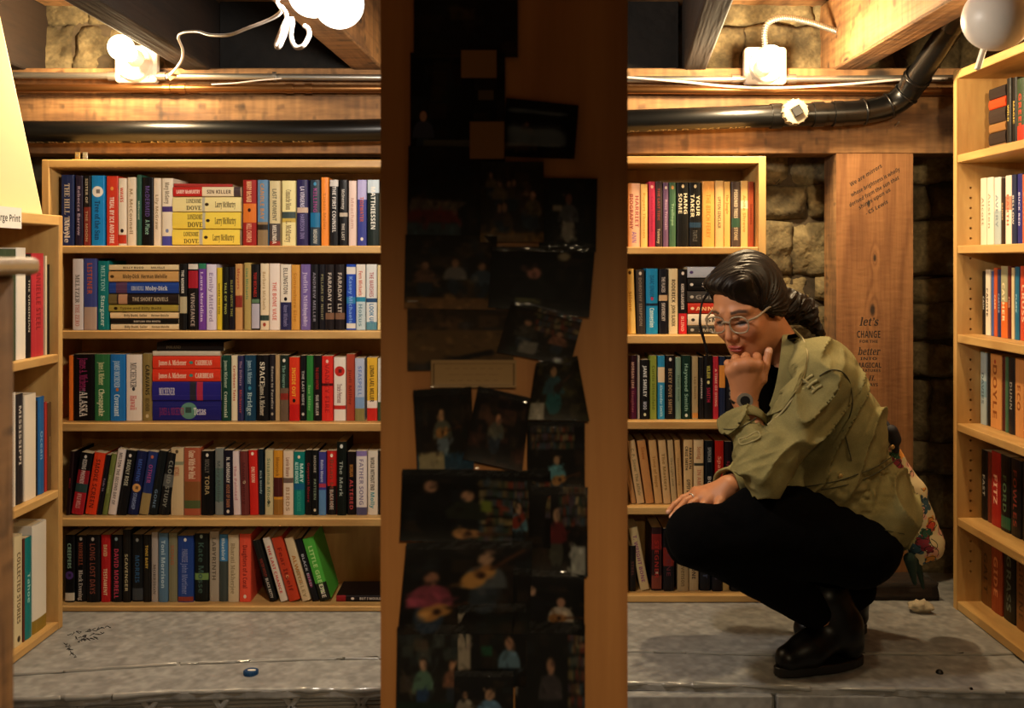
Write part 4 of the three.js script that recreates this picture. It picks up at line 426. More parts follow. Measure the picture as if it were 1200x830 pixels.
function photo(corners, label, draw, layer, curl = 0.004, plain = label.includes('card')) {   // corners in pixels: top left, top right, bottom right, bottom left
  const sx = (slotN % 8) * 256, sy = Math.floor(slotN / 8) * 256; slotN++;
  const tmp = document.createElement('canvas'); tmp.width = tmp.height = 256; const tg = tmp.getContext('2d'), RR = rng(slotN * 31); draw(tg, RR);
  if (!plain) for (let i = 0; i < 150; i++) { const x = RR() * 256, y = RR() * 256, im = tg.getImageData(Math.floor(x), Math.floor(y), 1, 1).data, k = 0.45 + RR() * 1.1; tg.globalAlpha = 0.55; tg.fillStyle = `rgb(${Math.min(255, im[0] * k + 6 * RR()) | 0},${Math.min(255, im[1] * k + 5 * RR()) | 0},${Math.min(255, im[2] * k + 5 * RR()) | 0})`; tg.save(); tg.translate(x + (RR() - 0.5) * 26, y + (RR() - 0.5) * 26); tg.rotate(RR() * 3); tg.beginPath(); tg.ellipse(0, 0, 3 + RR() * 15, 2 + RR() * 7, 0, 0, 7); tg.fill(); tg.restore(); }
  tg.globalAlpha = 1; if (!plain) { tg.fillStyle = 'rgba(6,5,5,0.22)'; tg.fillRect(0, 0, 256, 256); } pg.save(); pg.translate(sx, sy); pg.beginPath(); pg.rect(0, 0, 256, 256); pg.clip(); pg.filter = plain ? 'none' : 'blur(3px)'; pg.drawImage(tmp, -4, -4, 264, 264); pg.filter = 'none'; pg.restore();
  const N = 8, pos = [], uv = [], idx = [], z = 0.0012 + layer * 0.0011, R = rng(slotN * 7 + 1), c1 = curl * (0.15 + 0.3 * R()), c2 = curl * (0.1 + 0.3 * R());
  const bil = (a, b) => [0, 1].map((k) => mix(mix(corners[0][k], corners[1][k], a), mix(corners[3][k], corners[2][k], a), b));
  for (const side of [0, 1]) for (let j = 0; j <= N; j++) for (let i = 0; i <= N; i++) {
    const a = i / N, b = j / N, [px, py] = bil(a, b), q = P(px, py, DP), e = (2 * a - 1) ** 4 * c1 * (R.e1 ?? 1) + Math.pow(Math.abs(2 * b - 1), 6) * c2;
    pos.push(q.x, q.y, -DP + z + e - side * 0.0004); uv.push((sx + 3 + a * 250) / PH, 1 - (sy + 3 + b * 250) / 1280);
  }
  const M1 = N + 1, K = M1 * M1; for (let j = 0; j < N; j++) for (let i = 0; i < N; i++) { const a = j * M1 + i, b = a + 1, c = a + M1, d = c + 1; idx.push(a, c, b, b, c, d, K + a, K + b, K + c, K + b, K + d, K + c); }
  const rim = []; for (let i = 0; i < N; i++) rim.push([i + 1, i], [K - M1 + i, K - M1 + i + 1], [i * M1, (i + 1) * M1], [(i + 1) * M1 + N, i * M1 + N]); for (const [a, b] of rim) idx.push(a, b, K + a, b, K + b, K + a);
  const g = new THREE.BufferGeometry(); g.setAttribute('position', new THREE.Float32BufferAttribute(pos, 3)); g.setAttribute('uv', new THREE.Float32BufferAttribute(uv, 2)); g.setIndex(idx); g.computeVertexNormals();
  const ph = single('photo_print', g, photoMat, label, 'photo', 'photographs taped to the plank');
  if (!plain && curl >= 0.006) {   // clear tape over the upper edge, wrinkled
    const tp = [], ti = [], tn = 40, tm = 4; for (let j = 0; j <= tm; j++) for (let i = 0; i <= tn; i++) { const a = i / tn, b = -0.035 + 0.11 * j / tm, [px, py] = bil(a, b), q = P(px, py, DP); tp.push(q.x, q.y, -DP + z + 0.0016 + c2 + 0.0032 * fbm2(px * 0.35, py * 0.4, 1e6, 1e6, slotN, 3)); }
    for (let j = 0; j < tm; j++) for (let i = 0; i < tn; i++) { const a = j * (tn + 1) + i; ti.push(a, a + tn + 1, a + 1, a + 1, a + tn + 1, a + tn + 2); }
    const tg2 = new THREE.BufferGeometry(); tg2.setAttribute('position', new THREE.Float32BufferAttribute(tp, 3)); tg2.setIndex(ti); tg2.computeVertexNormals(); mesh('tape', tg2, tapeMat, ph);
  }
  return ph;
}
const rect = (x0, y0, x1, y1, r = 0) => { const cx = (x0 + x1) / 2, cy = (y0 + y1) / 2, a = r * Math.PI / 180, f = (x, y) => [cx + (x - cx) * Math.cos(a) - (y - cy) * Math.sin(a), cy + (x - cx) * Math.sin(a) + (y - cy) * Math.cos(a)]; return [f(x0, y0), f(x1, y0), f(x1, y1), f(x0, y1)]; };
const dim = (g, R, tint = '#0c0a0a', n = 40, cols = ['#241a14', '#1a2028', '#2c2018', '#141c1a', '#33251a']) => { g.fillStyle = tint; g.fillRect(0, 0, 256, 256); for (let i = 0; i < n; i++) { g.globalAlpha = 0.55; g.fillStyle = cols[Math.floor(R() * cols.length)]; g.fillRect(R() * 256, R() * 256, 10 + R() * 50, 8 + R() * 46); } g.globalAlpha = 1; };
const shelvesOf = (g, R, x0, y0, x1, y1) => { for (let y = y0; y < y1; y += 30) { for (let x = x0; x < x1;) { const w = 4 + R() * 9; g.fillStyle = ['#5a3c2a', '#6a5c3c', '#3a4a58', '#7a3428', '#8a7a58', '#2c3c30', '#4c3c4c'][Math.floor(R() * 7)]; g.fillRect(x, y + R() * 5, w - 1, 24); x += w; } } };
const man = (g, x, y, s, shirt, skin = '#a87c62', trousers = '#26303c', hair = '#181210') => { g.fillStyle = trousers; g.beginPath(); g.ellipse(x, y + 88 * s, 26 * s, 40 * s, 0, 0, 7); g.fill(); g.fillStyle = shirt; g.beginPath(); g.moveTo(x - 12 * s, y + 12 * s); g.quadraticCurveTo(x - 40 * s, y + 20 * s, x - 40 * s, y + 66 * s); g.lineTo(x + 40 * s, y + 66 * s); g.quadraticCurveTo(x + 40 * s, y + 20 * s, x + 12 * s, y + 12 * s); g.fill(); g.fillStyle = hair; g.beginPath(); g.ellipse(x, y - 8 * s, 16 * s, 18 * s, 0, 0, 7); g.fill(); g.fillStyle = skin; g.beginPath(); g.ellipse(x, y - 3 * s, 13 * s, 17 * s, 0, 0, 7); g.fill(); };
const guitar = (g, x, y, s, a, c = '#b07c44') => { g.save(); g.translate(x, y); g.rotate(a); g.fillStyle = c; g.beginPath(); g.ellipse(0, 0, 24 * s, 20 * s, 0, 0, 7); g.ellipse(28 * s, 0, 17 * s, 15 * s, 0, 0, 7); g.fill(); g.fillStyle = '#4c2c18'; g.fillRect(36 * s, -4 * s, 80 * s, 8 * s); g.fillStyle = '#2a1610'; g.beginPath(); g.arc(16 * s, 0, 8 * s, 0, 7); g.fill(); g.restore(); };
photo(rect(485, -22, 607, 68), 'dark interior photo at the head of the plank', (g, R) => { dim(g, R); g.fillStyle = '#3c3020'; g.fillRect(90, 90, 60, 40); }, 0);
photo(rect(481, 62, 592, 190), 'dark photo of a seated figure under a tan card', (g, R) => { dim(g, R, '#0b090a', 60); g.fillStyle = '#5c4c34'; g.fillRect(180, 90, 40, 22); man(g, 40, 150, 0.7, '#3a3c4c'); g.fillStyle = '#4c4c40'; g.fillRect(40, 200, 140, 50); }, 0);
photo([[593, 115], [678, 124], [673, 187], [590, 184]], 'tilted dark photo of one distant figure', (g, R) => { dim(g, R, '#07080a', 20); man(g, 80, 110, 0.6, '#3c2c24'); g.fillStyle = '#4a3422'; g.fillRect(0, 190, 120, 30); }, 1);
for (const [x0, y0, x1, y1, lab] of [[541, 61, 582, 93, 'small square tan card above the other tan card'], [551, 144, 591, 187, 'small square tan card below the other tan card']]) { const a = P(x0, y0, DP), b = P(x1, y1, DP), m = single('card', new THREE.BoxGeometry(b.x - a.x, a.y - b.y, 0.0012), cardMat, lab, 'card'); m.position.set((a.x + b.x) / 2, (a.y + b.y) / 2, -DP + 0.0095); }
photo(rect(478, 172, 566, 282, 1), 'photo of a red and blue striped awning', (g, R) => { dim(g, R, '#17140f', 40); g.fillStyle = '#6a5c4c'; g.beginPath(); g.moveTo(20, 140); g.lineTo(200, 150); g.lineTo(150, 180); g.lineTo(10, 170); g.fill(); g.fillStyle = '#6c2420'; g.fillRect(0, 172, 170, 30); g.fillStyle = '#3f5058'; g.fillRect(0, 204, 180, 36); }, 1);
photo(rect(563, 190, 637, 284), 'photo of a crowd of brown blurred people', (g, R) => { dim(g, R, '#221a12', 40, ['#4c3826', '#3c2c1c', '#5c4830', '#2c2418']); for (let i = 0; i < 9; i++) man(g, 20 + R() * 220, 40 + R() * 140, 0.5 + R() * 0.4, ['#4c3c2c', '#6a5a3c', '#3a2c2c'][i % 3]); g.fillStyle = '#7c5c2c'; g.fillRect(0, 220, 256, 36); }, 2);
photo(rect(632, 209, 699, 295, 1), 'photo of a person in a grey shirt standing in the dark', (g, R) => { dim(g, R, '#0a0a0b', 20); man(g, 130, 80, 1.1, '#5a5c62', '#8a5c4c', '#a8a498'); g.fillStyle = '#a89c88'; g.fillRect(62, 96, 40, 20); }, 1);
photo(rect(475, 276, 582, 362, 1), 'photo of a group of people around a table', (g, R) => { dim(g, R, '#1c1812', 50, ['#4a3a26', '#33281c', '#28303a', '#52402a']); man(g, 60, 110, 0.8, '#6a4c3c'); man(g, 140, 100, 0.8, '#7c7a78'); man(g, 210, 110, 0.8, '#3c4c5c'); g.fillStyle = '#7c5a34'; g.fillRect(0, 212, 256, 44); }, 3);
photo([[577, 289], [697, 290], [690, 372], [572, 360]], 'photo of a pink faced man in black clothes', (g, R) => { dim(g, R, '#060607', 14); man(g, 110, 110, 1.3, '#15161a', '#c08474', '#0c0c0e'); g.fillStyle = '#b0a488'; g.beginPath(); g.arc(178, 42, 15, 0, 7); g.fill(); g.fillStyle = '#6a6a48'; g.fillRect(70, 200, 60, 30); }, 4, 0.006);
photo(rect(478, 352, 602, 434), 'photo of a brown table top with a black pen', (g, R) => { dim(g, R, '#33261a', 40, ['#5c4028', '#4a3422', '#6a4c30', '#282c38']); g.fillStyle = '#6a5030'; g.fillRect(0, 110, 256, 110); g.fillStyle = '#b8b0a4'; g.fillRect(4, 0, 34, 30); g.fillStyle = '#100c0c'; g.beginPath(); g.moveTo(60, 220); g.lineTo(200, 176); g.lineTo(206, 190); g.lineTo(70, 236); g.fill(); }, 2);
photo([[600, 352], [682, 374], [668, 428], [582, 412]], 'tilted photo of seated people among books', (g, R) => { dim(g, R, '#1a1410', 30); shelvesOf(g, R, 100, 0, 256, 120); man(g, 80, 90, 1, '#3a3630'); man(g, 190, 110, 0.8, '#8a5a44'); g.fillStyle = '#7c7a74'; g.fillRect(70, 170, 60, 60); }, 5, 0.006);
photo([[628, 424], [676, 416], [690, 492], [618, 490]], 'curled photo of a guitarist in a teal shirt', (g, R) => { dim(g, R, '#201c12', 40, ['#3c3822', '#2c2c1c', '#4a4228']); man(g, 110, 60, 1.3, '#2c4c54', '#a8805c', '#1f5a60'); guitar(g, 130, 120, 0.9, -0.6, '#241c18'); g.fillStyle = '#b0aa9c'; g.fillRect(10, 180, 60, 70); }, 6, 0.01);
photo(rect(506, 421, 605, 453), 'cream printed card with a thin border', (g) => { g.fillStyle = '#a3855c'; g.fillRect(0, 0, 256, 256); g.strokeStyle = '#4c3a26'; g.lineWidth = 3; g.strokeRect(14, 40, 228, 190); g.fillStyle = '#4a3824'; g.font = '30px serif'; g.textAlign = 'center'; g.fillText('~ ~ ~ ~ ~ ~ ~', 128, 95); g.fillText('— — — —', 128, 145); g.fillText('~ ~ ~ ~ ~ ~', 128, 200); }, 6, 0.006);
photo([[485, 456], [553, 452], [556, 548], [490, 550]], 'upright photo of a man seated on a blue rug', (g, R) => { dim(g, R, '#16120f', 40); man(g, 120, 90, 1, '#5a5c50', '#b08460', '#6c7c8a'); guitar(g, 110, 140, 0.8, -0.2); g.fillStyle = '#1c3c54'; g.fillRect(0, 200, 256, 56); g.fillStyle = '#a89c78'; g.fillRect(14, 196, 110, 60); }, 5, 0.006);
photo([[561, 451], [622, 465], [612, 551], [543, 536]], 'tilted upright photo of a singer in a grey shirt', (g, R) => { dim(g, R, '#141010', 40, ['#4c2c22', '#2c2018', '#5c3c2c']);  man(g, 120, 100, 0.9, '#56544a', '#b07c5c');  }, 6, 0.008);
photo(rect(618, 493, 685, 572), 'photo of a guitarist in light blue beside bookshelves', (g, R) => { dim(g, R, '#0d0c0c', 20); shelvesOf(g, R, 20, 20, 200, 100); man(g, 130, 150, 1, '#5c98a8', '#b08a6c', '#1c2838'); guitar(g, 130, 220, 0.9, -0.3); }, 4, 0.006);
photo([[473, 547], [602, 549], [600, 636], [470, 630]], 'photo of a singer holding a microphone beside a guitarist', (g, R) => { dim(g, R, '#060606', 14); shelvesOf(g, R, 175, 40, 256, 240); man(g, 70, 70, 1.2, '#0e0e10', '#a87c64', '#08080a'); man(g, 150, 100, 1.1, '#1c2018', '#b08468', '#101214'); guitar(g, 140, 220, 0.9, -0.05, '#a8784a'); g.fillStyle = '#6c7a30'; g.fillRect(180, 110, 24, 36); }, 7, 0.008);
photo(rect(580, 550, 645, 640), 'photo of a performer in blue before tall bookshelves', (g, R) => { dim(g, R, '#0c0a0a', 20); shelvesOf(g, R, 0, 40, 256, 160); man(g, 110, 130, 1, '#4c7486', '#b08a70', '#182028'); guitar(g, 100, 170, 1, -0.5, '#7c2c20'); }, 5, 0.006);
photo(rect(620, 568, 688, 672), 'photo of a man in a dark red jumper', (g, R) => { dim(g, R, '#0d0c0c', 24); shelvesOf(g, R, 130, 0, 256, 120); man(g, 120, 90, 1.1, '#5a1c20', '#b08a70', '#3c3c34'); g.fillStyle = '#9a9c98'; g.fillRect(180, 170, 60, 80); }, 6, 0.01);
photo([[478, 632], [624, 630], [620, 738], [468, 738]], 'wide photo of two guitarists, one in a pink shirt', (g, R) => { dim(g, R, '#0c0908', 30); man(g, 60, 110, 1.1, '#8a3c50', '#9a6a54', '#24344a'); guitar(g, 60, 200, 1, -0.4); man(g, 160, 60, 1.1, '#4c5258', '#b08a70', '#28303a'); guitar(g, 140, 110, 1.1, -0.7, '#c08c4c'); }, 8, 0.01);
photo([[602, 664], [684, 670], [686, 690], [684, 740], [600, 738]].filter((_, i) => i !== 2), 'photo of a woman in black beside a guitarist in white', (g, R) => { dim(g, R, '#070707', 14); man(g, 70, 90, 1.1, '#0c0c0f', '#c09880', '#08080a'); man(g, 170, 130, 1.1, '#a89c90', '#a87c68', '#141418'); guitar(g, 150, 190, 0.9, -0.1, '#8a5c30'); }, 7, 0.01);
photo(rect(466, 731, 546, 842, 1), 'photo of a person in pale green among shelves', (g, R) => { dim(g, R, '#181614', 50, ['#3c3c34', '#4c5a58', '#5c4c3c', '#2c3438']); man(g, 100, 110, 0.9, '#587c6c', '#b08c74', '#24406a'); man(g, 200, 110, 0.8, '#7c5440'); g.fillStyle = '#14281f'; g.fillRect(0, 200, 256, 56); }, 6, 0.006);
photo(rect(537, 706, 616, 800), 'photo of a bald man in light blue behind a white post', (g, R) => { dim(g, R, '#0a0908', 24); man(g, 190, 130, 1, '#5c7c94', '#a87c64', '#10161c', '#a87c64'); g.fillStyle = '#a89c8c'; g.fillRect(6, 30, 46, 170); g.fillStyle = '#1c4c34'; g.fillRect(90, 130, 40, 30); }, 7, 0.008);
photo(rect(604, 728, 685, 852), 'photo of a performer in a dark jacket by book covers', (g, R) => { dim(g, R, '#070707', 14); man(g, 130, 110, 1.1, '#3a3438', '#a87c64', '#101014'); shelvesOf(g, R, 190, 20, 256, 250); g.fillStyle = '#8a7c70'; g.fillRect(0, 60, 14, 110); }, 5, 0.006);
photo(rect(533, 782, 602, 850), 'photo of a seated man in a pale blue shirt', (g, R) => { dim(g, R, '#0a0a0c', 20); man(g, 150, 110, 1.4, '#5c84ac', '#b08a70', '#20304c'); man(g, 50, 110, 0.9, '#8c8478'); }, 9, 0.006);
photoTex.needsUpdate = true;

// ---------- pipes and wiring along the ledger ----------
{
  const dC = 2.575, cond = thing('conduit_pipe', 'thin galvanised conduit running along the ledger beam', 'pipe');
  mesh('pipe', tubeGeo([P(-30, 88, dC), P(440, 91, dC), P(800, 93, dC), P(1240, 91, dC)], 0.0092, 24, 12), M.steel, cond);
  for (const px of [132, 190, 862, 928, 322]) { const g = new THREE.CylinderGeometry(0.0125, 0.0125, px === 322 ? 0.01 : 0.022, 14); g.rotateZ(Math.PI / 2); const m = mesh(px === 322 ? 'clip' : 'connector', g, M.steel, cond); m.position.copy(P(px, px < 400 ? 89.5 : 92.5, dC)); }
  const dU = 2.572, cu = thing('copper_pipe', 'copper water pipe below the thin conduit', 'pipe');
  mesh('pipe', tubeGeo([P(-30, 103, dU), P(440, 104, dU), P(735, 105, dU), P(1240, 108, dU)], 0.0115, 16, 14), M.copper, cu);
  for (const px of [196, 214, 340, 362]) { const g = new THREE.CylinderGeometry(0.0138, 0.0138, 0.02, 14); g.rotateZ(Math.PI / 2); const m = mesh('coupling', g, M.copper, cu); m.position.copy(P(px, 103.6, dU)); }
  // black drain pipe with fittings
  const dr = thing('drain_pipe', 'black plastic drain pipe that bends upward past the joist', 'pipe'), r = 0.0305;
  const text = canvasTex(2048, 256, (g, w, h) => { g.fillStyle = '#080808'; g.fillRect(0, 0, w, h); g.fillStyle = '#c9bb96'; g.font = '30px sans-serif'; for (const x of [20, 1050]) g.fillText('STANDARD PLASTIC PIPE  2\u2033  ABS-DWV  ASTM D-2661  NSF', x, 70); });
  text.wrapS = text.wrapT = THREE.RepeatWrapping; text.repeat.set(1, 1);
  const pipeMat = new THREE.MeshStandardMaterial({ name: 'printed black pipe', map: text, roughness: 0.3 });
  const dB = 2.55, main = mesh('pipe', tubeGeo([P(-30, 155, dB), P(250, 154, dB), P(440, 152.5, dB), P(735, 142, dB), P(985, 133, dB)], r, 60, 28), pipeMat, dr);
  const ring = (px, py, d, len, rad, dir, name = 'coupling') => { const g = new THREE.CylinderGeometry(rad, rad, len, 28); const m = mesh(name, g, M.abs, dr); m.position.copy(P(px, py, d)); m.quaternion.setFromUnitVectors(new V3(0, 1, 0), dir.clone().normalize()); return m; };
  const bend = [P(975, 133.5, dB), P(1012, 131, dB), P(1042, 124, dB), P(1062, 110, dB - 0.02), P(1074, 92, dB - 0.06)];
  mesh('elbow', tubeGeo(bend, r * 1.08, 30, 28), M.abs, dr);
  const upDir = P(1128, 14, 2.28).sub(P(1074, 92, dB - 0.06));
  mesh('pipe', tubeGeo([P(1073, 94, dB - 0.06), P(1100, 54, 2.385), P(1132, 8, 2.26)], r, 16, 28), pipeMat, dr);
  mesh('elbow', tubeGeo([P(1118, 27, 2.31), P(1134, 2, 2.22), P(1152, -20, 2.06), P(1172, -42, 1.9)], r * 1.13, 20, 28), M.abs, dr);
  const along = P(985, 133, dB).sub(P(735, 142, dB));
  ring(909, 136, dB, 0.03, r * 1.12, along); ring(958, 134, dB, 0.03, r * 1.12, along); ring(981, 133.2, dB, 0.026, r * 1.14, along);
  bend.slice(1, 5).forEach((q, i) => { const a = bend[i], b = bend[Math.min(i + 2, 4)]; const g = new THREE.TorusGeometry(r * 1.1, 0.0035, 8, 28), m = mesh('ring', g, M.abs, dr); m.position.copy(q); m.quaternion.setFromUnitVectors(new V3(0, 0, 1), b.clone().sub(a).normalize()); });
  ring(1074, 92, dB - 0.06, 0.03, r * 1.16, upDir);
  const plugMat = new THREE.MeshStandardMaterial({ name: 'dusty plug', color: 0x857a64, roughness: 0.6 }), cyl = new THREE.CylinderGeometry(0.032, 0.034, 0.03, 28); cyl.rotateX(Math.PI / 2);
  const plug = mesh('cleanout_plug', cyl, plugMat, dr); plug.position.copy(P(931, 131.5, dB - 0.035));
  const sq = mesh('square_nut', new RoundedBoxGeometry(0.026, 0.026, 0.014, 2, 0.002), M.abs, plug); sq.position.z = 0.02; sq.rotation.z = 0.5;
  for (let i = 0; i < 14; i++) { const t = i / 14 * Math.PI * 2, m = mesh('rim_rib', new RoundedBoxGeometry(0.006, 0.004, 0.028, 1, 0.0008), plugMat, plug); m.position.set(Math.cos(t) * 0.0318, Math.sin(t) * 0.0318, 0); m.rotation.z = t; }
  // thin white wires
  single('white_wire', tubeGeo([P(700, 88, 2.56), P(790, 95, 2.555), P(850, 101, 2.55), P(910, 103, 2.55), P(990, 99, 2.555), P(1060, 93, 2.56), P(1110, 92, 2.562)], 0.0036, 60, 8), M.cord, 'thin white wire drooping below the lamp box over the narrow bookcase', 'wire');
  single('white_wire', tubeGeo([P(248, 99, 2.555), P(275, 97.5, 2.553), P(300, 94.5, 2.555), P(330, 92, 2.557)], 0.002, 20, 6), M.cord, 'short loose white wire end resting on the copper pipe', 'wire');
  // armoured cable over the lamp box
  const cab = thing('armoured_cable', 'ribbed metal armoured cable curving over the lit wall lamp', 'cable'), cp = [P(897, 56, 2.53), P(896, 38, 2.53), P(900, 27, 2.53), P(916, 21, 2.54), P(945, 25, 2.56), P(985, 38, 2.60)], cc = new THREE.CatmullRomCurve3(cp);
  mesh('core', new THREE.TubeGeometry(cc, 60, 0.0068, 8), M.steel, cab); const rings = []; for (let i = 0; i < 46; i++) { const g = new THREE.TorusGeometry(0.0072, 0.0016, 6, 12), q = new THREE.Quaternion().setFromUnitVectors(new V3(0, 0, 1), cc.getTangentAt(i / 46)); g.applyQuaternion(q); const p = cc.getPointAt(i / 46); g.translate(p.x, p.y, p.z); rings.push(g); } mesh('ribs', mergeGeometries(rings), M.steel, cab).userData.kind = 'stuff';
  const spike = single('nail', new THREE.CylinderGeometry(0.0022, 0.0022, 0.03, 8), M.steel, 'short nail sticking out of the ledger beam below the pipe elbow', 'nail'); spike.geometry.rotateX(Math.PI / 2 - 0.3); spike.position.copy(P(1051, 146, 2.59));
}

// ---------- lamps ----------
function bulbGeo(r) { const p = []; for (let i = 0; i <= 18; i++) { const a = i / 18 * Math.PI * 0.80; p.push(new THREE.Vector2(Math.sin(a) * r, Math.cos(a) * r)); } p.push(new THREE.Vector2(r * 0.46, -r * 1.15), new THREE.Vector2(r * 0.44, -r * 1.5)); return new THREE.LatheGeometry(p.reverse(), 28); }
function glow(color, k) { return new THREE.MeshStandardMaterial({ name: 'lit bulb', color: 0xffffff, emissive: new THREE.Color().setRGB(...color), emissiveIntensity: k, roughness: 0.4 }); }
function lightAt(pos, lamp, size) { const l = new THREE.PointLight(new THREE.Color().setRGB(...lamp.color), lamp.power, 0, 2); l.position.copy(pos); l.castShadow = true; l.shadow.radius = size / 0.02; l.shadow.mapSize.set(1024, 1024); l.shadow.bias = -0.002; scene.add(l); return l; }
function bulbOn(parent, pos, dir, r, lamp, k) {
  const m = mesh('bulb', bulbGeo(r), glow(lamp.color, k), parent); m.castShadow = false; m.position.copy(pos).sub(parent.position); m.quaternion.setFromUnitVectors(new V3(0, 1, 0), dir.clone().normalize());
  lightAt(pos, lamp, r * 0.9); const s = mesh('socket', new THREE.CylinderGeometry(r * 0.62, r * 0.7, r * 1.1, 24), M.white, parent); s.position.copy(pos).addScaledVector(dir, -r * 2.0).sub(parent.position); s.quaternion.copy(m.quaternion); return m;
}
function wallLamp(boxPx, boxPy, lamp, dir, label) {
  const c = P(boxPx, boxPy, 2.58), g = thing('wall_lamp', label, 'lamp', 'bare bulb lamps on the ledger'); g.position.copy(c);
  const box = mesh('junction_box', new RoundedBoxGeometry(0.116, 0.104, 0.036, 3, 0.012), M.white, g); box.position.z = 0.0;
  const plate = mesh('cover_plate', new THREE.CylinderGeometry(0.046, 0.05, 0.012, 36), M.white, g); plate.rotation.x = Math.PI / 2; plate.position.z = 0.024;
  for (const s of [-1, 1]) { const sc = mesh('screw', new THREE.CylinderGeometry(0.004, 0.004, 0.004, 12), M.steel, g); sc.rotation.x = Math.PI / 2; sc.position.set(s * 0.036, -0.036, 0.02); }
  bulbOn(g, P(...lamp.at), dir, 0.033, lamp, 9); return g;
}
wallLamp(161, 76, LAMP_WALL_A, new V3(-0.05, 0.12, 1), 'lit bare bulb on a white box beside the yellow board');
wallLamp(896, 78, LAMP_WALL_B, new V3(0.0, 0.12, 1), 'lit bare bulb on a white box above the narrow bookcase');
{ // twin lamp under the joist
  const g = thing('twin_lamp', 'pair of lit bulbs hanging below the joist with a looped white cord', 'lamp'); const a = P(...LAMP_PAIR[0].at), b = P(...LAMP_PAIR[1].at); g.position.set((a.x + b.x) / 2, JOIST_Y, a.z);
  const base = mesh('lamp_body', new THREE.CylinderGeometry(0.045, 0.05, 0.05, 28), M.white, g); base.position.y = -0.011; const rod = mesh('rod', new THREE.CylinderGeometry(0.007, 0.007, ROOM.ceil - JOIST_Y - 0.014, 12), M.steel, g); rod.position.y = 0.0135 + (ROOM.ceil - JOIST_Y - 0.014) / 2;
  for (const [L, p] of [[LAMP_PAIR[0], a], [LAMP_PAIR[1], b]]) { bulbOn(g, p, new V3(p === a ? -0.25 : 0.3, -0.8, p === a ? 0 : 0.3).normalize(), 0.041, L, 5); mesh('stem', tubeGeo([new V3(0, -0.015, 0), p.clone().sub(g.position).multiplyScalar(0.62).add(new V3(0, 0.02, 0)), p.clone().sub(g.position).add(new V3(p === a ? 0.02 : -0.02, 0.07, 0))], 0.012, 10, 10), M.white, g); }
  const cordPts = [P(196, 91, 2.50), P(205, 82, 2.46), P(213, 70, 2.40), P(214, 58, 2.32), P(209, 44, 2.2), P(215, 38, 2.1), P(232, 37, 2.0), P(246, 41, 1.9), P(268, 41, 1.8), P(290, 33, 1.74), P(318, 22, 1.68), P(330, 12, 1.64), P(325, 0, 1.62), P(340, -30, 1.60)];
  single('lamp_cord', tubeGeo(cordPts, 0.0033, 120, 8), M.cord, 'white lamp cord strung from the wall box to the twin lamp', 'cord');
  single('lamp_cord', tubeGeo([P(330, 8, 1.60), P(336, 20, 1.59), P(330, 35, 1.58), P(324, 52, 1.58), P(327, 55, 1.57), P(334, 40, 1.57), P(339, 24, 1.57), P(343, 24, 1.57), P(341, 42, 1.57), P(346, 55, 1.57), P(355, 54, 1.56), P(362, 42, 1.56), P(361, 34, 1.56), P(356, 30, 1.56)], 0.0037, 120, 8), M.cord, 'loops of slack white cord hanging below the twin lamp', 'cord');
}
{ // card tag tied to the cord at the wall box
  const m = single('tag', new RoundedBoxGeometry(0.034, 0.02, 0.0012, 1, 0.0005), cardMat, 'small tan card tag tilted on the cord beside the wall box', 'tag'); m.position.copy(P(203, 87, 2.485)); m.rotation.z = 0.62;
}
{ // unlit globe by the side bookcase
  const g = thing('globe_bulb', 'large unlit frosted globe bulb in front of the peg holed bookcase', 'bulb'), c = P(1169, 20, 1.66); g.position.copy(c);
  mesh('globe', new THREE.SphereGeometry(0.059, 40, 28), new THREE.MeshPhysicalMaterial({ name: 'frosted globe', color: 0xe8e0d4, roughness: 0.4 }), g);
  const s = mesh('socket', new THREE.CylinderGeometry(0.02, 0.024, JOIST_Y - c.y - 0.05, 20), M.white, g); s.position.y = 0.05 + (JOIST_Y - c.y - 0.05) / 2 - 0.001;
  const c2 = mesh('clip', new RoundedBoxGeometry(0.008, 0.05, 0.012, 2, 0.002), M.white, g); c2.position.copy(P(1150, 66, 1.70)).sub(c); c2.rotation.z = -0.3;
}
function hangingLamp(pos, lamp, r, label) {
  const g = thing('hanging_lamp', label, 'lamp'); g.position.set(pos.x, ROOM.ceil, pos.z); bulbOn(g, pos, new V3(0, -1, 0), r, lamp, 6);
  const top = ROOM.ceil - pos.y, m = mesh('cord', new THREE.CylinderGeometry(0.003, 0.003, top - r * 2.4, 8), M.cord, g); m.position.y = -(top - r * 2.4) / 2 - 0.0005;
}
hangingLamp(P(...LAMP_SIDE.at), LAMP_SIDE, 0.032, 'lit bare bulb hanging in front of the peg holed bookcase');
{ // unseen pendant added to light the plank; its opaque shade keeps the light low
  const q = new V3(...LAMP_UNSEEN.world), g = thing('added_pendant_lamp', 'added unseen bulb in an opaque cone shade, hung to light the photo plank', 'lamp'); g.position.set(q.x, ROOM.ceil, q.z); bulbOn(g, q, new V3(0, -1, 0), 0.032, LAMP_UNSEEN, 6);
  const prof = [[0.022, 0.115], [0.03, 0.11], [0.075, 0.075], [0.15, -0.056], [0.153, -0.056], [0.078, 0.079], [0.032, 0.114], [0.022, 0.119]].map(([a, b]) => new THREE.Vector2(a, b)), sh = mesh('shade', new THREE.LatheGeometry(prof, 48), M.dark, g); sh.position.y = q.y - ROOM.ceil;
  const top = ROOM.ceil - q.y, m = mesh('cord', new THREE.CylinderGeometry(0.003, 0.003, top - 0.08, 8), M.cord, g); m.position.y = -(top - 0.08) / 2 - 0.0005;
}

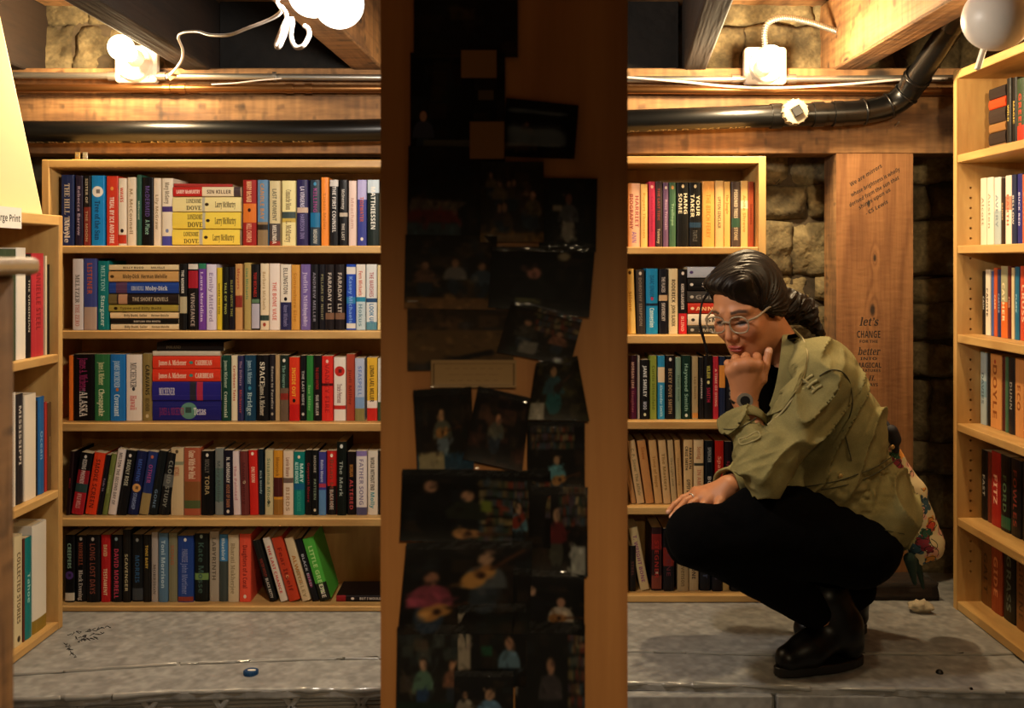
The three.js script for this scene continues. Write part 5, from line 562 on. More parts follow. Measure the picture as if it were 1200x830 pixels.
// ---------- small things ----------
{ // yellow board standing on the Large Print bookcase
  const yb = STEP + hls(253) + 0.001, far = P(49, 0, 2.30), a = new V3(-0.27, 0, 0.30).normalize(), sh = new THREE.Shape(); sh.moveTo(0, 0); sh.lineTo(0.26, 0); sh.lineTo(0.26, 0.60); sh.lineTo(0.125, 0.60); sh.closePath();
  const g = new THREE.ExtrudeGeometry(sh, { depth: 0.012, bevelEnabled: true, bevelSize: 0.0015, bevelThickness: 0.0015, bevelSegments: 1 }); gridUV(g, 'y');
  const m = single('yellow_board', g, new THREE.MeshStandardMaterial({ name: 'pale yellow paint', color: 0xf2e4ae, roughness: 0.7, bumpMap: roughBump, bumpScale: 0.0006 }), 'pale yellow painted board with a slanted edge on the Large Print bookcase', 'board');
  const n = new V3().crossVectors(a, new V3(0, 1, 0)).normalize(); m.matrix.makeBasis(a, new V3(0, 1, 0), n); m.matrix.setPosition(far.x, yb + 0.0015, far.z); m.matrix.decompose(m.position, m.quaternion, m.scale);
}
{ // Large Print card
  const t = canvasTex(512, 184, (g) => { g.fillStyle = '#e6e2da'; g.fillRect(0, 0, 512, 184); g.fillStyle = '#14120f'; g.font = 'bold 84px sans-serif'; g.textAlign = 'right'; g.textBaseline = 'middle'; g.fillText('Large Print', 490, 96); });
  const w = 0.116, h = 0.047, geo = new THREE.BoxGeometry(w, h, 0.0012), m = mesh(numbered('sign_card'), geo, [M.white, M.white, M.white, M.white, new THREE.MeshStandardMaterial({ name: 'printed card', map: t, roughness: 0.6 }), M.white], scene); m.userData.label = 'white card sign printed Large Print on the bookcase top edge'; m.userData.category = 'sign';
  seat(m, caseLS, new V3(-0.19 - w / 2 - 0.0, hls(262) + 0.004, 0.0016), new THREE.Euler());
}
{ // near bookcase corner at the edge of the view
  const g = thing('bookcase', 'short pine bookcase with an overhanging top board on the lower floor', 'bookcase'); const d = 0.92, x = P(17, 0, d).x, yt = P(0, 302, d).y, yb = P(0, 322, d).y; g.position.set(x, 0, -d);
  board('top_board', 0.34, yt - yb, 0.34, 'z', M.pine, g, 0.022 - 0.17, (yt + yb) / 2, 0.16, 0.006); board('side_panel', 0.02, yb - 0.001, 0.30, 'y', M.beam, g, -0.01, yb / 2, 0.15); board('side_panel', 0.02, yb - 0.001, 0.30, 'y', M.beam, g, -0.29, yb / 2, 0.15); board('back_panel', 0.26, yb - 0.002, 0.008, 'y', M.beam, g, -0.15, yb / 2, 0.006); for (const f of [0.05, 0.33, 0.62]) board('shelf', 0.258, 0.018, 0.28, 'x', M.beam, g, -0.15, yb * f + 0.03, 0.155);  // panels and shelves in darker timber, painting in shade; only the top is pine
}
{ // bottle cap, black stud, hooks on the bookcase
  const capG = thing('bottle_cap', 'small blue and white bottle cap lying on the step', 'cap'), cd = F * (EYE - STEP) / (788 - CY); capG.position.set(P(294, 0, cd).x, STEP - 0.0035, -cd);
  const ridges = []; for (let i = 0; i < 21; i++) { const t = i / 21 * Math.PI * 2, b = new THREE.BoxGeometry(0.003, 0.007, 0.0022); b.rotateY(-t); b.translate(Math.cos(t) * 0.0148, 0.0035, Math.sin(t) * 0.0148); ridges.push(b); }
  const blue = new THREE.MeshStandardMaterial({ name: 'blue enamel', color: 0x1d4a78, roughness: 0.35, metalness: 0.3 }); mesh('crown', mergeGeometries([new THREE.CylinderGeometry(0.0135, 0.0148, 0.008, 32).translate(0, 0.004, 0).toNonIndexed(), ...ridges.map((r) => r.toNonIndexed())]), blue, capG); const e = mesh('white_emblem', new THREE.CylinderGeometry(0.007, 0.007, 0.0012, 20), M.white, capG); e.position.set(0.002, 0.0085, 0.001); e.scale.set(1.3, 1, 0.6);
  const sd = F * (EYE - STEP) / (787 - CY), stud = single('stud', new THREE.SphereGeometry(0.008, 20, 12, 0, Math.PI * 2, 0, Math.PI / 2), M.dark, 'small glossy black stud on the step near the peg holed bookcase', 'stud'); stud.position.set(P(1101, 0, sd).x, STEP - 0.0035, -sd);
  for (const [px, lab] of [[83, 'small brass angle bracket next to the yellow board'], [92, 'small steel angle bracket farther from the yellow board']]) { const h = thing('bracket', lab, 'bracket'); h.position.set(P(px, 0, DL).x, STEP + hl(187) + 0.0005, -DL - 0.03); const mt = px === 83 ? M.brass : M.steel; const a = mesh('foot', new RoundedBoxGeometry(0.013, 0.003, 0.02, 1, 0.0008), mt, h); a.position.y = 0.0015; const b = mesh('upright', new RoundedBoxGeometry(0.013, 0.022, 0.003, 1, 0.0008), mt, h); b.position.set(0, 0.0115, -0.008); const s = mesh('screw', new THREE.CylinderGeometry(0.003, 0.003, 0.003, 10), M.steel, h); s.rotation.x = Math.PI / 2; s.position.set(0, 0.014, -0.006); }
}
{ // ink scribbles on the step, written on a thin transparent film of marker ink built as strokes
  const inkMat = new THREE.MeshStandardMaterial({ name: 'black marker ink', color: 0x14151a, roughness: 0.6 });
  const g = thing('marker_scribble', 'illegible black marker scribble on the step near the Large Print bookcase', 'writing'), R = rng(8); const strokes = [];
  const zone = [[78, 744, 128, 734, 5], [86, 748, 120, 742, 4], [90, 752, 112, 747, 3], [74, 755, 84, 772, 4]];
  for (const [xa, ya, xb, yb, n] of zone) for (let k = 0; k < n * 2; k++) { const f = k / (n * 2), px = mix(xa, xb, f), py = mix(ya, yb, f), pts = []; for (let j = 0; j < 4; j++) { const qx = px + R() * 7, qy = py + (R() - 0.5) * 4, d = F * (EYE - STEP) / (qy - CY); pts.push(new V3((qx - CX) * d / F, STEP + 0.0004, -d)); } strokes.push(tubeGeo(pts, 0.0009, 8, 5)); }
  mesh('ink_strokes', mergeGeometries(strokes), inkMat, g);
}

// ---------- the crouching person ----------
const smin = (a, b, k) => { const h = clamp(0.5 + 0.5 * (b - a) / k); return mix(b, a, h) - k * h * (1 - h); };
const smax = (a, b, k) => -smin(-a, -b, k);
function cap(a, b, ra, rb) { const ex = b.x - a.x, ey = b.y - a.y, ez = b.z - a.z, L = ex * ex + ey * ey + ez * ez + 1e-12; return (x, y, z) => { const px = x - a.x, py = y - a.y, pz = z - a.z, h = clamp((px * ex + py * ey + pz * ez) / L), qx = px - ex * h, qy = py - ey * h, qz = pz - ez * h; return Math.sqrt(qx * qx + qy * qy + qz * qz) - (ra + (rb - ra) * h); }; }
function ellip(c, r) { return (x, y, z) => { const a = (x - c[0]) / r[0], b = (y - c[1]) / r[1], d = (z - c[2]) / r[2], k0 = Math.sqrt(a * a + b * b + d * d), a2 = a / r[0], b2 = b / r[1], d2 = d / r[2], k1 = Math.sqrt(a2 * a2 + b2 * b2 + d2 * d2) + 1e-9; return k0 * (k0 - 1) / k1; }; }
const blend = (list, k) => (x, y, z) => { let d = list[0](x, y, z); for (let i = 1; i < list.length; i++) d = smin(d, list[i](x, y, z), k); return d; };
function netMesh(f, lo, hi, cell, color, uvFn) {
  const n = [0, 1, 2].map((i) => Math.ceil((hi[i] - lo[i]) / cell) + 1), [nx, ny, nz] = n, val = new Float32Array(nx * ny * nz), at = (i, j, k) => (k * ny + j) * nx + i;
  for (let k = 0; k < nz; k++) for (let j = 0; j < ny; j++) for (let i = 0; i < nx; i++) val[at(i, j, k)] = f(lo[0] + i * cell, lo[1] + j * cell, lo[2] + k * cell);
  const id = new Int32Array(nx * ny * nz).fill(-1), pos = [], idx = [], E = [[0, 1], [2, 3], [4, 5], [6, 7], [0, 2], [1, 3], [4, 6], [5, 7], [0, 4], [1, 5], [2, 6], [3, 7]];
  for (let k = 0; k < nz - 1; k++) for (let j = 0; j < ny - 1; j++) for (let i = 0; i < nx - 1; i++) {
    const c = []; let m = 0; for (let q = 0; q < 8; q++) { c[q] = val[at(i + (q & 1), j + ((q >> 1) & 1), k + (q >> 2))]; if (c[q] < 0) m |= 1 << q; }
    if (m === 0 || m === 255) continue; let sx = 0, sy = 0, sz = 0, s = 0;
    for (const [a, b] of E) { if ((c[a] < 0) === (c[b] < 0)) continue; const t = c[a] / (c[a] - c[b]); sx += mix(a & 1, b & 1, t); sy += mix((a >> 1) & 1, (b >> 1) & 1, t); sz += mix(a >> 2, b >> 2, t); s++; }
    id[at(i, j, k)] = pos.length / 3; pos.push(lo[0] + (i + sx / s) * cell, lo[1] + (j + sy / s) * cell, lo[2] + (k + sz / s) * cell);
  }
  const quad = (a, b, c, d, flip) => { if (a < 0 || b < 0 || c < 0 || d < 0) return; flip ? idx.push(a, c, b, a, d, c) : idx.push(a, b, c, a, c, d); };
  for (let k = 1; k < nz - 1; k++) for (let j = 1; j < ny - 1; j++) for (let i = 1; i < nx - 1; i++) {
    const v = val[at(i, j, k)] < 0;
    if (v !== val[at(i + 1, j, k)] < 0) quad(id[at(i, j - 1, k - 1)], id[at(i, j, k - 1)], id[at(i, j, k)], id[at(i, j - 1, k)], !v);
    if (v !== val[at(i, j + 1, k)] < 0) quad(id[at(i - 1, j, k - 1)], id[at(i - 1, j, k)], id[at(i, j, k)], id[at(i, j, k - 1)], !v);
    if (v !== val[at(i, j, k + 1)] < 0) quad(id[at(i - 1, j - 1, k)], id[at(i, j - 1, k)], id[at(i, j, k)], id[at(i - 1, j, k)], !v);
  }
  const g = new THREE.BufferGeometry(), N = [], C = [], U = [], e = cell * 0.5;
  for (let i = 0; i < pos.length; i += 3) { const x = pos[i], y = pos[i + 1], z = pos[i + 2]; let a = f(x + e, y, z) - f(x - e, y, z), b = f(x, y + e, z) - f(x, y - e, z), c = f(x, y, z + e) - f(x, y, z - e); const l = Math.hypot(a, b, c) || 1; N.push(a / l, b / l, c / l); if (color) C.push(...color(x, y, z)); const u = uvFn ? uvFn(x, y, z) : [x, y]; U.push(u[0], u[1]); }
  g.setAttribute('position', new THREE.Float32BufferAttribute(pos, 3)); g.setAttribute('normal', new THREE.Float32BufferAttribute(N, 3)); g.setAttribute('uv', new THREE.Float32BufferAttribute(U, 2)); if (color) g.setAttribute('color', new THREE.Float32BufferAttribute(C, 3)); g.setIndex(idx); return g;
}
const boxOf = (pts, pad) => [[0, 1, 2].map((i) => Math.min(...pts.map((p) => p.getComponent(i))) - pad), [0, 1, 2].map((i) => Math.max(...pts.map((p) => p.getComponent(i))) + pad)];
const lin = (r, g, b) => { const c = new THREE.Color().setRGB(r / 255, g / 255, b / 255, THREE.SRGBColorSpace); return [c.r, c.g, c.b]; };

const person = thing('person', 'person in an olive jacket crouching on the step, chin on fist', 'person');
// joints
const J = {
  hip: P(1003, 628, 2.14), hipN: P(1000, 634, 2.06), hipF: P(996, 626, 2.23), waist: P(992, 560, 2.14), chest: P(950, 478, 2.13), neck: P(915, 415, 2.14), neckTop: P(896, 385, 2.13),
  shN: P(972, 447, 2.00), elN: P(897, 553, 1.95), wrN: P(873, 470, 2.06), shF: P(906, 447, 2.28), elF: P(888, 556, 2.28), wrF: P(853, 571, 2.17),
  knN: P(818, 628, 1.96), anN: P(968, 723, 2.10), knF: P(812, 632, 2.22), anF: P(978, 712, 2.26),
};
// head frame: O between the ears at eye level, L her left, U up, W forward
const yaw = 46 * Math.PI / 180, pitch = 23 * Math.PI / 180, f0 = new V3(-Math.sin(yaw), 0, Math.cos(yaw));
const W_ = f0.clone().multiplyScalar(Math.cos(pitch)).add(new V3(0, -Math.sin(pitch), 0)), U_ = f0.clone().multiplyScalar(Math.sin(pitch)).add(new V3(0, Math.cos(pitch), 0)), L_ = new V3().crossVectors(U_, W_);
{ const roll = 0.06, l = L_.clone(), u = U_.clone(); L_.copy(l).multiplyScalar(Math.cos(roll)).addScaledVector(u, Math.sin(roll)); U_.copy(u).multiplyScalar(Math.cos(roll)).addScaledVector(l, -Math.sin(roll)); }
const O_ = P(876, 358, 2.12), HS = 0.905;
const headW = (a, b, c) => O_.clone().addScaledVector(L_, a * HS).addScaledVector(U_, b * HS).addScaledVector(W_, c * HS);
const headL = (x, y, z) => { const dx = x - O_.x, dy = y - O_.y, dz = z - O_.z; return [(dx * L_.x + dy * L_.y + dz * L_.z) / HS, (dx * U_.x + dy * U_.y + dz * U_.z) / HS, (dx * W_.x + dy * W_.y + dz * W_.z) / HS]; };
const v = (a, b, c) => new V3(a, b, c);
const headParts = [[ellip([0, 0.030, -0.012], [0.073, 0.088, 0.096]), 0.02], [ellip([0, -0.022, 0.038], [0.061, 0.080, 0.058]), 0.025], [ellip([0, -0.078, 0.045], [0.042, 0.034, 0.044]), 0.03], [cap(v(0, -0.100, 0.070), v(0, -0.096, 0.062), 0.020, 0.022), 0.02],
  [cap(v(0.052, -0.06, 0.0), v(0.022, -0.098, 0.058), 0.016, 0.015), 0.025], [cap(v(-0.052, -0.06, 0.0), v(-0.022, -0.098, 0.058), 0.016, 0.015), 0.025],
  [ellip([0.038, -0.030, 0.066], [0.024, 0.022, 0.020]), 0.02], [ellip([-0.038, -0.030, 0.066], [0.024, 0.022, 0.020]), 0.02], [cap(v(0.016, 0.020, 0.086), v(0.044, 0.018, 0.070), 0.009, 0.007), 0.015], [cap(v(-0.016, 0.020, 0.086), v(-0.044, 0.018, 0.070), 0.009, 0.007), 0.015],
  [cap(v(0, 0.006, 0.088), v(0, -0.036, 0.107), 0.0075, 0.0105), 0.012], [ellip([0.0105, -0.042, 0.098], [0.008, 0.007, 0.010]), 0.006], [ellip([-0.0105, -0.042, 0.098], [0.008, 0.007, 0.010]), 0.006],
  [ellip([0, -0.060, 0.088], [0.022, 0.012, 0.014]), 0.012], [ellip([0, -0.0665, 0.0985], [0.020, 0.0042, 0.0065]), 0.003], [ellip([0, -0.0755, 0.0965], [0.018, 0.0055, 0.0075]), 0.003],
  [ellip([0.076, -0.010, -0.006], [0.007, 0.030, 0.018]), 0.006], [ellip([-0.076, -0.010, -0.006], [0.007, 0.030, 0.018]), 0.006]];
const sockets = [ellip([0.032, -0.002, 0.094], [0.019, 0.011, 0.014]), ellip([-0.032, -0.002, 0.094], [0.019, 0.011, 0.014])], lids = [ellip([0.031, -0.003, 0.071], [0.0145, 0.0125, 0.0125]), ellip([-0.031, -0.003, 0.071], [0.0145, 0.0125, 0.0125])], mouthLine = cap(v(-0.021, -0.0715, 0.098), v(0.021, -0.0715, 0.098), 0.0016, 0.0016);
const neckCap = cap(J.neck, J.neckTop, 0.052, 0.050), neckCap2 = cap(J.chest, J.neck, 0.075, 0.05);
function headSDF(x, y, z) {
  const [a, b, c] = headL(x, y, z); let d = 1; for (const [f, k] of headParts) d = d === 1 ? f(a, b, c) : smin(d, f(a, b, c), k);
  for (const s of sockets) d = smax(d, -s(a, b, c), 0.010); for (const s of lids) d = smin(d, s(a, b, c), 0.003); d = smax(d, -mouthLine(a, b, c), 0.002);
  return smin(d * HS, neckCap(x, y, z), 0.02);
}
const SKIN = lin(176, 118, 80), LIP = lin(150, 66, 58), BROW = lin(42, 28, 22), BLUSH = lin(176, 100, 70);
function headColor(x, y, z) {
  const [a, b, c] = headL(x, y, z); let col = SKIN; const put = (k, t) => { col = col.map((q, i) => mix(q, k[i], clamp(t))); }, A = Math.abs(a);
  put(BLUSH, 0.5 * Math.exp(-((A - 0.042) ** 2 + (b + 0.03) ** 2) / 0.0005) * (c > 0 ? 1 : 0)); put(BLUSH, 0.6 * Math.exp(-((A) ** 2 + (b + 0.04) ** 2) / 0.00015) * (c > 0.08 ? 1 : 0));
  if (c > 0.07 && b < -0.058 && b > -0.084) put(LIP, sstep(1.15, 0.8, Math.hypot(A / 0.0225, (b + 0.071) / 0.0115)));
  if (c > 0.05) put(BROW, 0.9 * sstep(1.1, 0.8, Math.hypot((A - 0.031) / 0.0120, (b + 0.0085) / 0.0066)));
  if (c > 0.03) { const bb = 0.0235 - 0.9 * Math.max(0, A - 0.034) * 0.35 + 0.10 * Math.min(0, A - 0.03); put(BROW, sstep(0.0052, 0.0026, Math.abs(b - bb)) * sstep(0.012, 0.017, A) * sstep(0.056, 0.046, A) * 0.9); put(BROW, sstep(0.0024, 0.0012, Math.abs(b + 0.0085 - 4 * (A - 0.031) ** 2)) * sstep(0.016, 0.012, Math.abs(A - 0.031)) * 0.95); put(BROW, 0.4 * sstep(0.0018, 0.0008, Math.abs(b - 0.0065 + 6 * (A - 0.031) ** 2)) * sstep(0.015, 0.012, Math.abs(A - 0.031))); }
  return col;
}
const headGeo = netMesh(headSDF, ...boxOf([headW(0.09, 0.13, 0.13), headW(-0.09, 0.13, 0.13), headW(0.09, -0.13, 0.12), headW(-0.09, -0.13, 0.12), headW(0.09, 0.1, -0.12), headW(-0.09, 0.1, -0.12), J.neck], 0.012), 0.0027, headColor);
// hands: [x, y, distance] chains in pixels
function handSDF(wrist, palm, fingers, k = 0.006) {
  const list = []; const w = P(...wrist), cs = fingers.map((f) => f.pts.map((q) => P(...q)));
  for (const [i, c] of cs.entries()) { if (!fingers[i].thumb) list.push([cap(w, c[0], palm[0], palm[1]), 0.012]); else list.push([cap(w, c[0], palm[0] * 0.9, fingers[i].r), 0.012]); }
  for (let i = 0; i + 1 < cs.length; i++) if (!fingers[i].thumb && !fingers[i + 1].thumb) list.push([cap(cs[i][0], cs[i + 1][0], palm[1], palm[1]), 0.01]);
  const fl = cs.map((c, i) => c.slice(1).map((q, j) => cap(c[j], q, fingers[i].r * (1 - 0.08 * j), fingers[i].r * (1 - 0.08 * (j + 1)))));
  return { all: [w, ...cs.flat()], f: (x, y, z) => { let d = 1; for (const [f, kk] of list) d = d === 1 ? f(x, y, z) : smin(d, f(x, y, z), kk); for (const c of fl) { let e = 1; for (const f of c) e = e === 1 ? f(x, y, z) : smin(e, f(x, y, z), 0.004); d = smin(d, e, k); } return d; }, tips: cs.map((c) => c.at(-1)) };
}
const nearHand = handSDF([872, 466, 2.055], [0.023, 0.0125], [
  { r: 0.0088, pts: [[857, 435, 2.045], [853, 426, 2.065], [857, 431, 2.085], [862, 440, 2.08]] }, { r: 0.0095, pts: [[865, 429, 2.035], [862, 420, 2.058], [864, 428, 2.083], [868, 439, 2.08]] },
  { r: 0.0098, pts: [[876, 427, 2.03], [874, 418, 2.055], [875, 426, 2.083], [878, 438, 2.08]] }, { r: 0.0096, pts: [[887, 428, 2.035], [887, 418, 2.058], [887, 426, 2.083], [888, 438, 2.08]] },
  { thumb: 1, r: 0.0102, pts: [[893, 445, 2.045], [897, 429, 2.05], [901, 411, 2.062]] }]);
const farHand = handSDF([853, 572, 2.165], [0.021, 0.0115], [
  { r: 0.0082, pts: [[816, 577, 2.205], [800, 584, 2.195], [790, 592, 2.18], [783, 600, 2.17]] }, { r: 0.0088, pts: [[818, 580, 2.185], [804, 587, 2.17], [794, 598, 2.155], [787, 606, 2.15]] },
  { r: 0.0092, pts: [[823, 583, 2.165], [811, 590, 2.148], [802, 602, 2.135], [796, 611, 2.13]] }, { r: 0.0090, pts: [[830, 587, 2.15], [820, 595, 2.13], [814, 607, 2.12], [809, 616, 2.115]] },
  { thumb: 1, r: 0.0095, pts: [[844, 588, 2.135], [837, 599, 2.115], [833, 611, 2.105]] }]);
const nail = (h) => (x, y, z) => { for (const t of h.tips) { if (Math.hypot(x - t.x, y - t.y, z - t.z) < 0.0105 && z > t.z + 0.003) return lin(212, 166, 140); } return SKIN; };
const armN = cap(J.elN, J.wrN, 0.026, 0.025), armF = cap(J.elF, J.wrF, 0.036, 0.024);
const handGeoN = netMesh((x, y, z) => smin(nearHand.f(x, y, z), armN(x, y, z), 0.01), ...boxOf([...nearHand.all, J.wrN.clone().lerp(J.elN, 0.22)], 0.028), 0.0024, nail(nearHand));
const handGeoF = netMesh((x, y, z) => smin(farHand.f(x, y, z), armF(x, y, z), 0.01), ...boxOf([...farHand.all, J.wrF.clone().lerp(J.elF, 0.35)], 0.026), 0.0024, nail(farHand));
const bodyCore = blend([cap(J.hip, J.waist, 0.080, 0.085), cap(J.waist, J.chest, 0.085, 0.085), neckCap2, cap(J.shN.clone().add(new V3(0, -0.02, 0)), J.shF.clone().add(new V3(0, -0.02, 0)), 0.04, 0.04), cap(J.shN, J.elN, 0.042, 0.034), armN, cap(J.shF, J.elF, 0.042, 0.034), armF, cap(J.hipN, J.knN, 0.078, 0.05), cap(J.knN, J.anN, 0.048, 0.034), cap(J.hipF, J.knF, 0.078, 0.05), cap(J.knF, J.anF, 0.048, 0.034)], 0.03);
const bodyGeo = netMesh(bodyCore, ...boxOf(Object.values(J), 0.13), 0.012, () => SKIN);
const skinMat = new THREE.MeshPhysicalMaterial({ name: 'skin', vertexColors: true, roughness: 0.52, sheen: 0.15, sheenRoughness: 0.6 });
mesh('body', mergeGeometries([headGeo, handGeoN, handGeoF, bodyGeo]), skinMat, person).userData.label = 'bare face and hands';

// trousers and boots
const trMat = new THREE.MeshPhysicalMaterial({ name: 'black denim', color: 0x040405, roughness: 1, specularIntensity: 0.15 });
const trousersF0 = blend([cap(J.hipN, J.hipF, 0.096, 0.096), cap(P(960, 618, 2.04), P(890, 612, 1.99), 0.088, 0.076), cap(J.hipN, J.knN, 0.096, 0.063), cap(J.knN, J.anN.clone().lerp(J.knN, 0.12), 0.060, 0.044), cap(J.hipF, J.knF, 0.096, 0.063), cap(J.knF, J.anF.clone().lerp(J.knF, 0.12), 0.060, 0.044), cap(P(1000, 688, 2.16), P(975, 705, 2.20), 0.05, 0.05)], 0.022);
const trousersF = (x, y, z) => { const d = trousersF0(x, y, z); return d > 0.03 || d < -0.03 ? d : d + 0.0035 * fbm3(x * 34, y * 34 + x * 12, z * 30, 2); };
mesh('trousers', netMesh(trousersF, ...boxOf([J.hipN, J.hipF, J.knN, J.knF, J.anN, J.anF], 0.125), 0.0075), trMat, person).userData.label = 'black jeans';
const bootMat = new THREE.MeshPhysicalMaterial({ name: 'black boot leather', color: 0x040303, roughness: 0.4, specularIntensity: 0.5, clearcoat: 0.08, clearcoatRoughness: 0.3 });
function boot(ankle, toePx, heelPx, toeD, heelD, label, lift = 0) {
  const toe = P(toePx, 0, toeD), heel = P(heelPx, 0, heelD); toe.y = heel.y = STEP; const dir = heel.clone().sub(toe), len = dir.length(); dir.normalize(); const side = new V3(-dir.z, 0, dir.x);
  const q = (f, up, s = 0) => toe.clone().addScaledVector(dir, f * len).addScaledVector(side, s).add(new V3(0, up, 0)), up = lift;
  const upper = blend([cap(q(0.12, 0.034), q(0.36, 0.046), 0.029, 0.036), cap(q(0.36, 0.046), q(0.72, 0.085 + up), 0.036, 0.042), cap(q(0.86, 0.046 + up), q(0.80, 0.09 + up), 0.036, 0.040), cap(q(0.78, 0.09 + up), ankle.clone().add(new V3(0.004, 0.045, 0)), 0.044, 0.049)], 0.02);
  const f = (x, y, z) => smax(upper(x, y, z), STEP + 0.012 - y, 0.004);
  const m = mesh('boot', netMesh(f, ...boxOf([q(0, 0), q(1, 0.1), ankle], 0.075), 0.006), bootMat, person); m.userData.label = label;
  const sh = new THREE.Shape(); const N = 28; for (let i = 0; i < N; i++) { const t = i / N * Math.PI * 2, c = Math.cos(t), s = Math.sin(t), w = 0.034 - 0.007 * Math.max(0, c) - 0.004 * Math.exp(-((c - 0.2) ** 2) * 12); const xx = len / 2 - c * (len / 2 + 0.006), yy = s * w * Math.pow(Math.abs(s), -0.25); sh[i ? 'lineTo' : 'moveTo'](xx, Number.isFinite(yy) ? yy : 0); } sh.closePath();
  const sg = new THREE.ExtrudeGeometry(sh, { depth: 0.016, bevelEnabled: true, bevelSize: 0.002, bevelThickness: 0.002, bevelSegments: 1 }); const mt = new THREE.Matrix4().makeBasis(dir, side, new V3(0, 1, 0)); if (mt.determinant() < 0) mt.makeBasis(dir, side.clone().negate(), new V3(0, 1, 0)); mt.setPosition(toe.x, STEP + 0.0025, toe.z); sg.applyMatrix4(mt); mesh('sole', sg, M.dark, m);
}
boot(J.anN, 912, 1006, 2.05, 2.12, 'black leather boot');
boot(J.anF, 935, 1010, 2.215, 2.30, 'black leather boot');

// jacket
const oliveTex = dataTex(256, 256, (u, w) => { const t = fbm2(u * 8, w * 8, 8, 8, 5, 4), wv = 0.92 + 0.16 * hash(Math.floor(u * 256), Math.floor(w * 256), 3); return [mix(134, 112, t) * wv, mix(126, 106, t) * wv, mix(84, 68, t) * wv]; }); oliveTex.repeat.set(6, 6);
const jacketMat = new THREE.MeshPhysicalMaterial({ name: 'olive cotton', map: oliveTex, roughness: 0.95, specularIntensity: 0.4 });
const hemA = P(1012, 592, 2.14);
const torso = blend([cap(P(1016, 603, 2.08), P(1013, 600, 2.20), 0.102, 0.100), cap(P(958, 556, 2.11), P(925, 522, 2.13), 0.075, 0.07), cap(P(985, 575, 2.06), P(978, 572, 2.22), 0.086, 0.086), cap(P(1001, 572, 2.14), P(968, 500, 2.13), 0.118, 0.118), cap(P(968, 500, 2.13), P(948, 458, 2.13), 0.118, 0.098), cap(J.shN.clone().add(new V3(-0.005, 0.012, -0.03)), P(922, 436, 2.25), 0.070, 0.064), cap(P(985, 475, 2.06), P(1004, 560, 2.07), 0.058, 0.064)], 0.04);
const sleeveN = blend([cap(J.shN, J.elN, 0.063, 0.046), cap(J.elN, P(870, 494, 2.035), 0.047, 0.042)], 0.009), sleeveF = blend([cap(J.shF, J.elF, 0.062, 0.052), cap(J.elF, P(862, 568, 2.20), 0.052, 0.040)], 0.02);
const wristHoleN = cap(P(873, 470, 2.06), P(876, 503, 2.02), 0.037, 0.034), wristHoleF = cap(P(845, 570, 2.16), P(872, 566, 2.215), 0.034, 0.031), neckHole = cap(P(900, 395, 2.135), P(915, 442, 2.12), 0.062, 0.040), frontHole = cap(P(893, 452, 2.11), P(906, 520, 2.07), 0.036, 0.030), lowerHole = blend([cap(P(1030, 674, 2.04), P(1010, 674, 2.24), 0.083, 0.083)], 0.02);
const ax1 = P(1030, 590, 2.14).sub(P(940, 440, 2.13)).normalize(), elDir = J.wrN.clone().sub(J.elN).normalize();
const cuffX = P(906, 0, 2.05).x, cuffY = P(0, 512, 2.03).y;
function jacketBase(x, y, z) { let d = smin(torso(x, y, z), sleeveF(x, y, z), 0.02); return smin(d, sleeveN(x, y, z), 0.006); }
function jacketSDF(x, y, z) {
  let d = jacketBase(x, y, z); if (d > 0.04 || d < -0.05) return d;
  // drag folds: ridged noise stretched along the pull from shoulder to waist, finer creases at elbow and waist
  const u = (x - J.shN.x) * 0.62 + (y - J.shN.y) * 0.78, w = -(x - J.shN.x) * 0.78 + (y - J.shN.y) * 0.62;
  const big = 1 - Math.abs(noise3(u * 7 + 1.3, w * 19 + noise3(u * 5, w * 5, z * 5) * 1.2, z * 8 + 3.7)) * 2, mid = 1 - Math.abs(noise3(u * 17 + 9, w * 38 + 5, z * 17)) * 2;
  const se = (x - J.elN.x) * elDir.x + (y - J.elN.y) * elDir.y + (z - J.elN.z) * elDir.z, elb = Math.exp(-((se - 0.035) ** 2) / 0.0035) * sstep(0.09, 0.06, Math.hypot(x - J.elN.x - elDir.x * se, y - J.elN.y - elDir.y * se, z - J.elN.z - elDir.z * se));
  const al = (x - J.chest.x) * ax1.x + (y - J.chest.y) * ax1.y, waist = Math.exp(-((al - 0.180) ** 2) / 0.0016);
  d -= 0.0165 * Math.pow(Math.max(0, big), 2.0) - 0.004 + 0.0048 * mid * (0.5 + 0.7 * elb) + 0.0065 * elb * (1 - 2 * Math.abs(noise3(se * 42 + 3, x * 10, z * 12))) - 0.018 * waist * (1 - 0.5 * Math.abs(noise3(x * 70, y * 70, z * 20)));
  d = smax(d, -wristHoleN(x, y, z), 0.006); d = smax(d, -wristHoleF(x, y, z), 0.006); d = smax(d, -neckHole(x, y, z), 0.01); d = smax(d, -frontHole(x, y, z), 0.01); d = smax(d, -lowerHole(x, y, z), 0.006);
  if (x < cuffX && y > cuffY) d = smax(d, -((x - J.wrN.x) * -elDir.x + (y - P(0, 493, 2.05).y) * -elDir.y + (z - J.wrN.z) * -elDir.z), 0.004); return d;
}
const jacketGeo = netMesh(jacketSDF, ...boxOf([P(1060, 640, 2.06), P(1030, 600, 2.26), J.shN, J.shF, J.elN, J.elF, P(850, 470, 2.04), P(845, 570, 2.17), P(985, 405, 2.05)], 0.09), 0.0052);
const jacket = mesh('jacket', jacketGeo, jacketMat, person); jacket.userData.label = 'olive cotton jacket with gathered waist';
